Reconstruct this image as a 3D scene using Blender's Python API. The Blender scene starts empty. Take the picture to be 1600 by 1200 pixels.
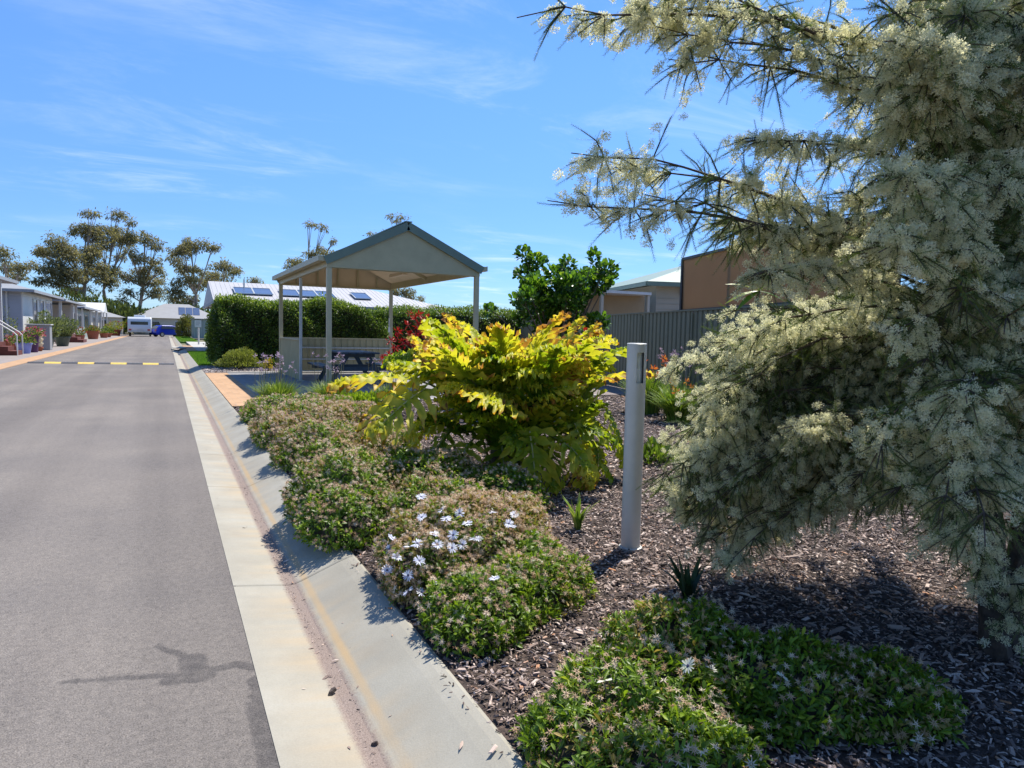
import bpy, math, random
import numpy as np
from mathutils import Matrix, Vector

# ------------------------------------------------------------------ camera, sky, sun
SC = bpy.context.scene
COL = SC.collection
R = math.radians
SC.view_settings.view_transform = 'Standard'
SC.view_settings.look = 'None'
SC.view_settings.gamma = 1.0
SC.view_settings.exposure = 0.85
SC.cycles.max_bounces = 6
SC.cycles.diffuse_bounces = 3
SC.cycles.glossy_bounces = 2
SC.cycles.transmission_bounces = 4
SC.cycles.transparent_max_bounces = 4
SC.cycles.caustics_reflective = False
SC.cycles.caustics_refractive = False
SC.cycles.use_denoising = True
SC.cycles.sample_clamp_indirect = 6.0

FPX = 1075.0            # focal length in pixels of a 1600 wide frame
CAM_H = 1.37
CAM = np.array([0, 0, CAM_H])
AX = np.array([[0.89395255, 0.01288738, -0.44797629],
               [-0.44762441, 0.07460407, -0.89110416],
               [0.02193686, 0.99712996, 0.0724612]])
cd = bpy.data.cameras.new('camera')
cam = bpy.data.objects.new('camera', cd)
COL.objects.link(cam)
cd.sensor_width = 36.0
cd.lens = 36.0 * FPX / 1600.0
cd.clip_start = 0.05
cd.clip_end = 3000
mw = Matrix([list(AX[0]) + [0], list(AX[1]) + [0], list(AX[2]) + [CAM_H], [0, 0, 0, 1]])
cam.matrix_world = mw
SC.camera = cam


def ray(px, py):
    return AX @ np.array((px - 800.0, -(py - 600.0), -FPX))


def at(px, py, y):
    """world point seen at a photo pixel, at distance y along the road"""
    r = ray(px, py)
    return CAM + r * (y / r[1])


def proj(p):
    c = AX.T @ (np.asarray(p, float) - CAM)
    return 800 + FPX * c[0] / -c[2], 600 - FPX * c[1] / -c[2]


def gp(px, py, z=0.1):
    r = ray(px, py)
    return CAM + r * ((z - CAM_H) / r[2])


SUN_EL, SUN_DIR = 60.0, np.array([0.85, 0.53])
SUN_DIR = SUN_DIR / np.linalg.norm(SUN_DIR)
sd = bpy.data.lights.new('sun', 'SUN')
sun = bpy.data.objects.new('sun', sd)
COL.objects.link(sun)
sd.energy = 4.2
sd.angle = R(0.55)
sd.color = (1.0, 0.95, 0.86)
sv = Vector((SUN_DIR[0] * math.cos(R(SUN_EL)), SUN_DIR[1] * math.cos(R(SUN_EL)), math.sin(R(SUN_EL))))
sun.rotation_euler = sv.to_track_quat('Z', 'Y').to_euler()
sun.location = (20, 12, 40)

W = bpy.data.worlds.new('World')
SC.world = W
W.use_nodes = True
wn, wl = W.node_tree.nodes, W.node_tree.links
wn.clear()
wout = wn.new('ShaderNodeOutputWorld')
bg = wn.new('ShaderNodeBackground')
sky = wn.new('ShaderNodeTexSky')
sky.sky_type = 'NISHITA'
sky.sun_disc = False
sky.sun_elevation = R(SUN_EL)
sky.sun_rotation = math.atan2(SUN_DIR[0], SUN_DIR[1])
sky.air_density = 1.0
sky.dust_density = 0.0
sky.ozone_density = 3.0
bg.inputs['Strength'].default_value = 0.112
hsv = wn.new('ShaderNodeHueSaturation')
hsv.inputs['Saturation'].default_value = 1.18
hsv.inputs['Value'].default_value = 1.0
wl.new(sky.outputs[0], hsv.inputs['Color'])
# thin cirrus: noise on a far cloud sheet, by direction
tc = wn.new('ShaderNodeTexCoord')
sep = wn.new('ShaderNodeSeparateXYZ')
wl.new(tc.outputs['Generated'], sep.inputs[0])


def wmath(op, a, b=None, c=None):
    n = wn.new('ShaderNodeMath')
    n.operation = op
    for i, v in enumerate((a, b, c)):
        if v is None:
            continue
        if isinstance(v, (int, float)):
            n.inputs[i].default_value = v
        else:
            wl.new(v, n.inputs[i])
    return n.outputs[0]


zz = wmath('MAXIMUM', wmath('ADD', sep.outputs[2], 0.06), 0.04)
cx = wmath('DIVIDE', sep.outputs[0], zz)
cy = wmath('DIVIDE', sep.outputs[1], zz)
cmb = wn.new('ShaderNodeCombineXYZ')
wl.new(cx, cmb.inputs[0])
wl.new(cy, cmb.inputs[1])
mp = wn.new('ShaderNodeMapping')
mp.inputs['Rotation'].default_value = (0, 0, R(-24))
mp.inputs['Scale'].default_value = (0.55, 1.0, 1)
wl.new(cmb.outputs[0], mp.inputs[0])
n1 = wn.new('ShaderNodeTexNoise')
n1.inputs['Scale'].default_value = 1.6
n1.inputs['Detail'].default_value = 9
n1.inputs['Roughness'].default_value = 0.66
n1.inputs['Distortion'].default_value = 0.7
wl.new(mp.outputs[0], n1.inputs['Vector'])
n2 = wn.new('ShaderNodeTexNoise')
n2.inputs['Scale'].default_value = 0.45
n2.inputs['Detail'].default_value = 3
wl.new(cmb.outputs[0], n2.inputs['Vector'])
c1 = wn.new('ShaderNodeMapRange')
c1.interpolation_type = 'SMOOTHSTEP'
c1.inputs['From Min'].default_value = 0.46
c1.inputs['From Max'].default_value = 0.82
wl.new(n1.outputs[0], c1.inputs['Value'])
c2 = wn.new('ShaderNodeMapRange')
c2.interpolation_type = 'SMOOTHSTEP'
c2.inputs['From Min'].default_value = 0.40
c2.inputs['From Max'].default_value = 0.64
wl.new(n2.outputs[0], c2.inputs['Value'])
cf = wmath('MULTIPLY', wmath('MULTIPLY', c1.outputs[0], c2.outputs[0]), 0.5)
mixc = wn.new('ShaderNodeMix')
mixc.data_type = 'RGBA'
wl.new(cf, mixc.inputs['Factor'])
grade = wn.new('ShaderNodeMix')
grade.data_type = 'RGBA'
grade.blend_type = 'MULTIPLY'
grade.inputs['Factor'].default_value = 1.0
grade.inputs['B'].default_value = (0.84, 0.875, 1.0, 1)
hz = wn.new('ShaderNodeMapRange')
hz.interpolation_type = 'SMOOTHSTEP'
hz.inputs['From Min'].default_value = -0.02
hz.inputs['From Max'].default_value = 0.42
wl.new(sep.outputs[2], hz.inputs['Value'])
hzc = wn.new('ShaderNodeMix')
hzc.data_type = 'RGBA'
wl.new(hz.outputs[0], hzc.inputs['Factor'])
hzc.inputs['A'].default_value = (0.42, 0.57, 0.80, 1)
hzc.inputs['B'].default_value = (1, 1, 1, 1)
hzm = wn.new('ShaderNodeMix')
hzm.data_type = 'RGBA'
hzm.blend_type = 'MULTIPLY'
hzm.inputs['Factor'].default_value = 1.0
wl.new(hsv.outputs[0], hzm.inputs['A'])
wl.new(hzc.outputs['Result'], hzm.inputs['B'])
wl.new(hzm.outputs['Result'], grade.inputs['A'])
wl.new(grade.outputs['Result'], mixc.inputs['A'])
mixc.inputs['B'].default_value = (6.6, 6.9, 7.2, 1)
wl.new(mixc.outputs['Result'], bg.inputs['Color'])
wl.new(bg.outputs[0], wout.inputs['Surface'])


# ------------------------------------------------------------------ mesh helpers
class MB:
    """collects vertices, faces and one float attribute, builds ONE mesh object"""

    def __init__(self):
        self.V, self.A, self.L, self.S, self.n = [], [], [], [], 0

    def add(self, V, F, var=0.5):
        V = np.asarray(V, float).reshape(-1, 3)
        k = len(V)
        self.V.append(V)
        a = np.empty(k)
        a[:] = var
        self.A.append(a)
        if isinstance(F, np.ndarray):
            self.L.append((F + self.n).ravel())
            self.S.append(np.full(len(F), F.shape[1]))
        else:
            for f in F:
                self.L.append(np.asarray(f) + self.n)
                self.S.append(np.array([len(f)]))
        self.n += k
        return self

    def box(self, x0, x1, y0, y1, z0, z1, var=0.5):
        V = [(x0, y0, z0), (x1, y0, z0), (x1, y1, z0), (x0, y1, z0), (x0, y0, z1), (x1, y0, z1), (x1, y1, z1), (x0, y1, z1)]
        return self.add(V, np.array([(0, 3, 2, 1), (4, 5, 6, 7), (0, 1, 5, 4), (1, 2, 6, 5), (2, 3, 7, 6), (3, 0, 4, 7)]), var)

    def obox(self, c, ux, uy, uz, hx, hy, hz, var=0.5):
        """oriented box"""
        c, ux, uy, uz = (np.asarray(v, float) for v in (c, ux, uy, uz))
        V = [c + sx * hx * ux + sy * hy * uy + sz * hz * uz for sz in (-1, 1) for sx, sy in ((-1, -1), (1, -1), (1, 1), (-1, 1))]
        return self.add(V, np.array([(0, 3, 2, 1), (4, 5, 6, 7), (0, 1, 5, 4), (1, 2, 6, 5), (2, 3, 7, 6), (3, 0, 4, 7)]), var)

    def bar(self, p, q, w, h, var=0.5):
        """square bar between two points"""
        p, q = np.asarray(p, float), np.asarray(q, float)
        d = q - p
        ln = np.linalg.norm(d)
        d = d / ln
        up = np.array([0, 0, 1.0]) if abs(d[2]) < 0.95 else np.array([0, 1.0, 0])
        x = np.cross(d, up)
        x /= np.linalg.norm(x)
        z = np.cross(x, d)
        return self.obox((p + q) / 2, x, d, z, w / 2, ln / 2, h / 2, var)

    def tube(self, pts, rad, sides=8, var=0.5, cap=True):
        pts = np.asarray(pts, float)
        n = len(pts)
        rad = np.broadcast_to(np.asarray(rad, float), (n,))
        T = np.gradient(pts, axis=0)
        T /= np.linalg.norm(T, axis=1)[:, None] + 1e-9
        ref = np.array([0.31, 0.2, 0.93]) if abs(T[0][2]) < 0.8 else np.array([0.95, 0.3, 0.05])
        X = np.cross(T, ref)
        X /= np.linalg.norm(X, axis=1)[:, None] + 1e-9
        Y = np.cross(T, X)
        a = np.linspace(0, 2 * np.pi, sides, endpoint=False)
        V = pts[:, None, :] + rad[:, None, None] * (np.cos(a)[None, :, None] * X[:, None, :] + np.sin(a)[None, :, None] * Y[:, None, :])
        F = []
        i = np.arange(sides)
        j = (i + 1) % sides
        for k in range(n - 1):
            F.append(np.stack([k * sides + i, k * sides + j, (k + 1) * sides + j, (k + 1) * sides + i], 1))
        self.add(V.reshape(-1, 3), np.concatenate(F), var)
        if cap:
            self.add(V[-1], [list(range(sides))], var)
            self.add(V[0], [list(range(sides))[::-1]], var)
        return self

    def lathe(self, c, prof, sides=20, var=0.5):
        a = np.linspace(0, 2 * np.pi, sides, endpoint=False)
        V = np.array([[c[0] + r * math.cos(t), c[1] + r * math.sin(t), c[2] + z] for r, z in prof for t in a])
        i = np.arange(sides)
        j = (i + 1) % sides
        F = [np.stack([k * sides + i, k * sides + j, (k + 1) * sides + j, (k + 1) * sides + i], 1) for k in range(len(prof) - 1)]
        return self.add(V, np.concatenate(F), var)

    def prism(self, poly, z0, z1, var=0.5):
        """vertical prism over an xy polygon (counter-clockwise)"""
        n = len(poly)
        V = [(p[0], p[1], z0) for p in poly] + [(p[0], p[1], z1) for p in poly]
        F = [list(range(n))[::-1], list(range(n, 2 * n))] + [[i, (i + 1) % n, n + (i + 1) % n, n + i] for i in range(n)]
        return self.add(V, F, var)

    def scatter(self, tV, tF, pos, M, scale=1.0, var=0.5, tvar=None):
        """copies of a small template: pos (n,3), M (n,3,3) columns = template axes"""
        pos = np.asarray(pos, float)
        n, k = len(pos), len(tV)
        sc = np.broadcast_to(np.asarray(scale, float), (n,))
        V = np.einsum('nij,kj->nki', M, tV) * sc[:, None, None] + pos[:, None, :]
        F = (np.asarray(tF)[None] + (np.arange(n) * k)[:, None, None]).reshape(-1, np.asarray(tF).shape[1])
        a = np.broadcast_to(np.asarray(var, float), (n,))[:, None] + (np.zeros(k) if tvar is None else tvar)[None]
        return self.add(V.reshape(-1, 3), F, a.ravel())

    def build(self, name, material, parent=None, smooth=False, bevel=0.0, origin=None):
        me = bpy.data.meshes.new(name)
        V = np.concatenate(self.V)
        if origin is not None:
            V = V - np.asarray(origin)
        L = np.concatenate(self.L).astype(np.int32)
        S = np.concatenate(self.S).astype(np.int32)
        me.vertices.add(len(V))
        me.vertices.foreach_set('co', V.astype(np.float32).ravel())
        me.loops.add(len(L))
        me.loops.foreach_set('vertex_index', L)
        me.polygons.add(len(S))
        me.polygons.foreach_set('loop_start', np.concatenate([[0], np.cumsum(S)[:-1]]).astype(np.int32))
        me.polygons.foreach_set('use_smooth', np.full(len(S), bool(smooth)))
        me.update(calc_edges=True)
        me.validate()
        at_ = me.attributes.new('var', 'FLOAT', 'POINT')
        at_.data.foreach_set('value', np.concatenate(self.A).astype(np.float32))
        me.materials.append(material)
        o = bpy.data.objects.new(name, me)
        COL.objects.link(o)
        if origin is not None:
            o.location = origin
        if parent is not None:
            o.parent = parent
            o.matrix_parent_inverse = Matrix.Translation(-Vector(parent.location))
        if bevel:
            b = o.modifiers.new('bevel', 'BEVEL')
            b.width = bevel
            b.segments = 2
            b.limit_method = 'ANGLE'
        return o


def tag(o, label=None, cat=None, group=None, kind=None):
    if label:
        o['label'] = label
    if cat:
        o['category'] = cat
    if group:
        o['group'] = group
    if kind:
        o['kind'] = kind
    return o


def thing(name, label, cat, loc=(0, 0, 0), group=None):
    o = bpy.data.objects.new(name, None)
    COL.objects.link(o)
    o.empty_display_size = 0.2
    o.location = loc
    return tag(o, label, cat, group)


def struct(name, mb, m, kind='structure', **k):
    return tag(mb.build(name, m, **k), kind=kind)


def children(o):
    return [c for c in bpy.data.objects if c.parent == o]


def dup(root, loc, rotz=0.0, scale=1.0, label=None):
    r = root.copy()
    COL.objects.link(r)
    r.location = loc
    r.rotation_euler = (0, 0, rotz)
    r.scale = (scale,) * 3
    if label:
        r['label'] = label
    for ch in children(root):
        c = ch.copy()
        COL.objects.link(c)
        c.parent = r
        for g in children(ch):
            d = g.copy()
            COL.objects.link(d)
            d.parent = c
    return r


def unit(v):
    v = np.asarray(v, float)
    return v / (np.linalg.norm(v, axis=-1, keepdims=True) + 1e-9)


def frames(d, up):
    """(n,3,3): column 1 = d, column 2 close to up"""
    y = unit(d)
    x = unit(np.cross(y, np.asarray(up, float) + 1e-4))
    z = np.cross(x, y)
    return np.stack([x, y, z], axis=2)


def rdir(rng, n):
    return unit(rng.normal(size=(n, 3)))


def leaf(L, W, prof, fold=0.15, droop=0.15):
    """leaf blade along +y with a folded midrib; prof = half widths (0..1) along the length"""
    n = len(prof)
    V, F = [], []
    for i, w in enumerate(prof):
        t = i / (n - 1)
        z = -droop * L * t * t
        for s in (-1, 0, 1):
            V.append((s * w * W * 0.5, t * L, z + abs(s) * w * W * fold))
    for i in range(n - 1):
        for s in (0, 1):
            a = i * 3 + s
            F.append((a, a + 1, a + 4, a + 3))
    return np.array(V), np.array(F)


# ------------------------------------------------------------------ materials
def nt(name):
    m = bpy.data.materials.new(name)
    m.use_nodes = True
    t = m.node_tree
    b = t.nodes['Principled BSDF']
    return m, t.nodes, t.links, b


def ramp(nodes, stops, interp='LINEAR'):
    r = nodes.new('ShaderNodeValToRGB')
    cr = r.color_ramp
    cr.interpolation = interp
    while len(cr.elements) < len(stops):
        cr.elements.new(0.5)
    for e, (p, c) in zip(cr.elements, stops):
        e.position = p
        e.color = (*c, 1)
    return r


def noise(nodes, links, vec, scale, detail=4, rough=0.55, dist=0.0):
    n = nodes.new('ShaderNodeTexNoise')
    n.inputs['Scale'].default_value = scale
    n.inputs['Detail'].default_value = detail
    n.inputs['Roughness'].default_value = rough
    n.inputs['Distortion'].default_value = dist
    links.new(vec, n.inputs['Vector'])
    return n.outputs[0]


def mth(nodes, links, op, a, b=None, c=None):
    n = nodes.new('ShaderNodeMath')
    n.operation = op
    for i, v in enumerate((a, b, c)):
        if v is None:
            continue
        if isinstance(v, (int, float)):
            n.inputs[i].default_value = v
        else:
            links.new(v, n.inputs[i])
    return n.outputs[0]


def mixrgb(nodes, links, fac, a, b, mode='MIX'):
    n = nodes.new('ShaderNodeMix')
    n.data_type = 'RGBA'
    n.blend_type = mode
    for key, v in (('Factor', fac), ('A', a), ('B', b)):
        if isinstance(v, tuple):
            n.inputs[key].default_value = (*v, 1) if len(v) == 3 else v
        elif isinstance(v, (int, float)):
            n.inputs[key].default_value = v
        else:
            links.new(v, n.inputs[key])
    return n.outputs['Result']


def solid(name, c, rough=0.55, var=0.12, scale=6.0, metal=0.0, bump=0.0, bscale=80.0, spec=0.5, dirt=0.0):
    """paint, metal, timber: base colour with a little worn variation"""
    m, N, L, b = nt(name)
    tcn = N.new('ShaderNodeTexCoord')
    v = tcn.outputs['Object']
    n = noise(N, L, v, scale, 5)
    lo = tuple(x * (1 - var) for x in c)
    hi = tuple(min(1, x * (1 + var)) for x in c)
    r = ramp(N, [(0.3, lo), (0.7, hi)])
    L.new(n, r.inputs[0])
    out = r.outputs[0]
    if dirt:
        n2 = noise(N, L, v, scale * 3.1, 8, 0.7)
        r2 = ramp(N, [(0.52, (0, 0, 0)), (0.72, (dirt,) * 3)])
        L.new(n2, r2.inputs[0])
        out = mixrgb(N, L, r2.outputs[0], out, tuple(x * 0.35 for x in c))
    L.new(out, b.inputs['Base Color'])
    b.inputs['Roughness'].default_value = rough
    b.inputs['Metallic'].default_value = metal
    b.inputs['Specular IOR Level'].default_value = spec
    if bump:
        bn = N.new('ShaderNodeBump')
        bn.inputs['Strength'].default_value = bump
        bn.inputs['Distance'].default_value = 0.01
        L.new(noise(N, L, v, bscale, 3), bn.inputs['Height'])
        L.new(bn.outputs[0], b.inputs['Normal'])
    return m


def leafmat(name, stops, transl=0.35, rough=0.5, spec=0.35, tint=(1.15, 1.15, 0.6), nscale=0.0):
    """foliage: colour by the 'var' attribute, some light passing through the blade"""
    m, N, L, b = nt(name)
    a = N.new('ShaderNodeAttribute')
    a.attribute_name = 'var'
    f = a.outputs['Fac']
    if nscale:
        tcn = N.new('ShaderNodeTexCoord')
        nn = noise(N, L, tcn.outputs['Object'], nscale, 3)
        f = mth(N, L, 'ADD', f, mth(N, L, 'MULTIPLY', mth(N, L, 'SUBTRACT', nn, 0.5), 0.7))
    r = ramp(N, stops)
    L.new(f, r.inputs[0])
    L.new(r.outputs[0], b.inputs['Base Color'])
    b.inputs['Roughness'].default_value = rough
    b.inputs['Specular IOR Level'].default_value = spec
    t = N.new('ShaderNodeBsdfTranslucent')
    tint_n = mixrgb(N, L, 1.0, r.outputs[0], tuple(tint), 'MULTIPLY')
    L.new(tint_n, t.inputs['Color'])
    mx = N.new('ShaderNodeMixShader')
    mx.inputs[0].default_value = transl
    L.new(b.outputs[0], mx.inputs[1])
    L.new(t.outputs[0], mx.inputs[2])
    L.new(mx.outputs[0], N['Material Output'].inputs['Surface'])
    return m
# ------------------------------------------------------------------ ground, road, kerb, paving
def ground_mat():
    m, N, L, b = nt('dry_ground')
    v = N.new('ShaderNodeTexCoord').outputs['Object']
    r = ramp(N, [(0.3, (0.10, 0.09, 0.05)), (0.5, (0.16, 0.14, 0.08)), (0.7, (0.09, 0.11, 0.04))])
    L.new(noise(N, L, v, 0.12, 8, 0.65), r.inputs[0])
    L.new(r.outputs[0], b.inputs['Base Color'])
    b.inputs['Roughness'].default_value = 0.95
    return m


STAIN = [((100, 1066), (180, 1060), .018), ((180, 1060), (275, 1055), .022), ((268, 1062), (320, 1056), .045), ((300, 1030), (306, 1052), .055), ((318, 1048), (372, 1038), .026), ((366, 1037), (398, 1044), .026),
         ((286, 1024), (262, 1016), .020), ((262, 1016), (248, 1007), .010), ((256, 1017), (243, 1010), .008), ((398, 1062), (432, 1230), .030), ((392, 1100), (420, 1230), .022)]


def asphalt_mat(name='asphalt', dark=None):
    m, N, L, b = nt(name)
    v = N.new('ShaderNodeTexCoord').outputs['Object']
    fine = noise(N, L, v, 190.0, 2, 0.6)
    mid = noise(N, L, v, 26.0, 5, 0.7)
    big = noise(N, L, v, 0.55, 5, 0.6)
    r = ramp(N, [(0.33, (0.095, 0.083, 0.073)), (0.47, (0.182, 0.165, 0.149)), (0.62, (0.216, 0.196, 0.178)), (0.75, (0.34, 0.305, 0.272))])
    L.new(fine, r.inputs[0])
    r2 = ramp(N, [(0.3, (0.80, 0.80, 0.82)), (0.7, (1.10, 1.08, 1.05))])
    L.new(big, r2.inputs[0])
    c = mixrgb(N, L, 1.0, r.outputs[0], r2.outputs[0], 'MULTIPLY')
    r3 = ramp(N, [(0.35, (0.86, 0.86, 0.86)), (0.65, (1.08, 1.08, 1.08))])
    L.new(mid, r3.inputs[0])
    c = mixrgb(N, L, 1.0, c, r3.outputs[0], 'MULTIPLY')
    # long faint wheel-path stains along the road
    mp = N.new('ShaderNodeMapping')
    mp.inputs['Scale'].default_value = (1.4, 0.05, 1)
    L.new(v, mp.inputs[0])
    r4 = ramp(N, [(0.38, (0.84, 0.83, 0.83)), (0.6, (1.05, 1.04, 1.03))])
    L.new(noise(N, L, mp.outputs[0], 1.0, 4), r4.inputs[0])
    c = mixrgb(N, L, 1.0, c, r4.outputs[0], 'MULTIPLY')
    # pits and dark specks
    vo = N.new('ShaderNodeTexVoronoi')
    vo.inputs['Scale'].default_value = 9.0
    vo.inputs['Randomness'].default_value = 1.0
    L.new(v, vo.inputs['Vector'])
    sp = mth(N, L, 'LESS_THAN', vo.outputs['Distance'], 0.05)
    c = mixrgb(N, L, mth(N, L, 'MULTIPLY', sp, 0.6), c, (0.05, 0.045, 0.04))
    # exposed stones and scattered fine cracks
    v2 = N.new('ShaderNodeTexVoronoi')
    v2.inputs['Scale'].default_value = 95.0
    L.new(v, v2.inputs['Vector'])
    st = ramp(N, [(0.0, (0.62, 0.62, 0.62)), (0.45, (1.0, 1.0, 1.0)), (0.85, (1.2, 1.18, 1.14))])
    L.new(v2.outputs['Color'], st.inputs[0])
    c = mixrgb(N, L, 0.55, c, st.outputs[0], 'MULTIPLY')
    v3 = N.new('ShaderNodeTexVoronoi')
    v3.feature = 'DISTANCE_TO_EDGE'
    v3.inputs['Scale'].default_value = 0.42
    wob = N.new('ShaderNodeVectorMath')
    wob.operation = 'ADD'
    L.new(v, wob.inputs[0])
    nz = N.new('ShaderNodeTexNoise')
    nz.inputs['Scale'].default_value = 2.4
    nz.inputs['Detail'].default_value = 6
    L.new(v, nz.inputs['Vector'])
    L.new(nz.outputs['Color'], wob.inputs[1])
    L.new(wob.outputs[0], v3.inputs['Vector'])
    gate = ramp(N, [(0.56, (0, 0, 0)), (0.66, (0.5, 0.5, 0.5))])
    L.new(noise(N, L, v, 0.35, 4), gate.inputs[0])
    c = mixrgb(N, L, mth(N, L, 'MULTIPLY', mth(N, L, 'LESS_THAN', v3.outputs['Distance'], 0.0022), gate.outputs[0]), c, (0.05, 0.045, 0.04))
    # damp tar run beside the kerb: distance to a few strokes, edges broken by noise
    best = None
    for pa, pb, rad in STAIN:
        A_, B_ = gp(*pa, 0.0), gp(*pb, 0.0)
        ba = B_ - A_
        d1 = N.new('ShaderNodeVectorMath')
        d1.operation = 'SUBTRACT'
        L.new(v, d1.inputs[0])
        d1.inputs[1].default_value = tuple(A_)
        dt = N.new('ShaderNodeVectorMath')
        dt.operation = 'DOT_PRODUCT'
        L.new(d1.outputs[0], dt.inputs[0])
        dt.inputs[1].default_value = tuple(ba / (ba @ ba))
        cl = N.new('ShaderNodeClamp')
        L.new(dt.outputs['Value'], cl.inputs[0])
        sc = N.new('ShaderNodeVectorMath')
        sc.operation = 'SCALE'
        sc.inputs[0].default_value = tuple(ba)
        L.new(cl.outputs[0], sc.inputs['Scale'])
        df = N.new('ShaderNodeVectorMath')
        df.operation = 'DISTANCE'
        L.new(d1.outputs[0], df.inputs[0])
        L.new(sc.outputs[0], df.inputs[1])
        e = mth(N, L, 'SUBTRACT', df.outputs['Value'], rad)
        best = e if best is None else mth(N, L, 'MINIMUM', best, e)
    rag = mth(N, L, 'ADD', mth(N, L, 'MULTIPLY', mth(N, L, 'SUBTRACT', noise(N, L, v, 16, 6, 0.7), 0.5), 0.05), mth(N, L, 'MULTIPLY', mth(N, L, 'SUBTRACT', noise(N, L, v, 120, 2), 0.5), 0.012))
    sm = N.new('ShaderNodeMapRange')
    sm.interpolation_type = 'SMOOTHSTEP'
    sm.inputs['From Min'].default_value = 0.008
    sm.inputs['From Max'].default_value = -0.010
    L.new(mth(N, L, 'ADD', best, rag), sm.inputs['Value'])
    den = ramp(N, [(0.3, (0.5, 0.5, 0.5)), (0.65, (0.95, 0.95, 0.95))])
    L.new(noise(N, L, v, 11, 4), den.inputs[0])
    c = mixrgb(N, L, mth(N, L, 'MULTIPLY', sm.outputs[0], den.outputs[0]), c, mixrgb(N, L, 1.0, c, (0.50, 0.51, 0.54), 'MULTIPLY'))
    L.new(c, b.inputs['Base Color'])
    b.inputs['Roughness'].default_value = 0.85
    b.inputs['Specular IOR Level'].default_value = 0.3
    bn = N.new('ShaderNodeBump')
    bn.inputs['Strength'].default_value = 0.55
    bn.inputs['Distance'].default_value = 0.004
    L.new(mth(N, L, 'ADD', fine, noise(N, L, v, 90, 2)), bn.inputs['Height'])
    L.new(bn.outputs[0], b.inputs['Normal'])
    return m


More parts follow.
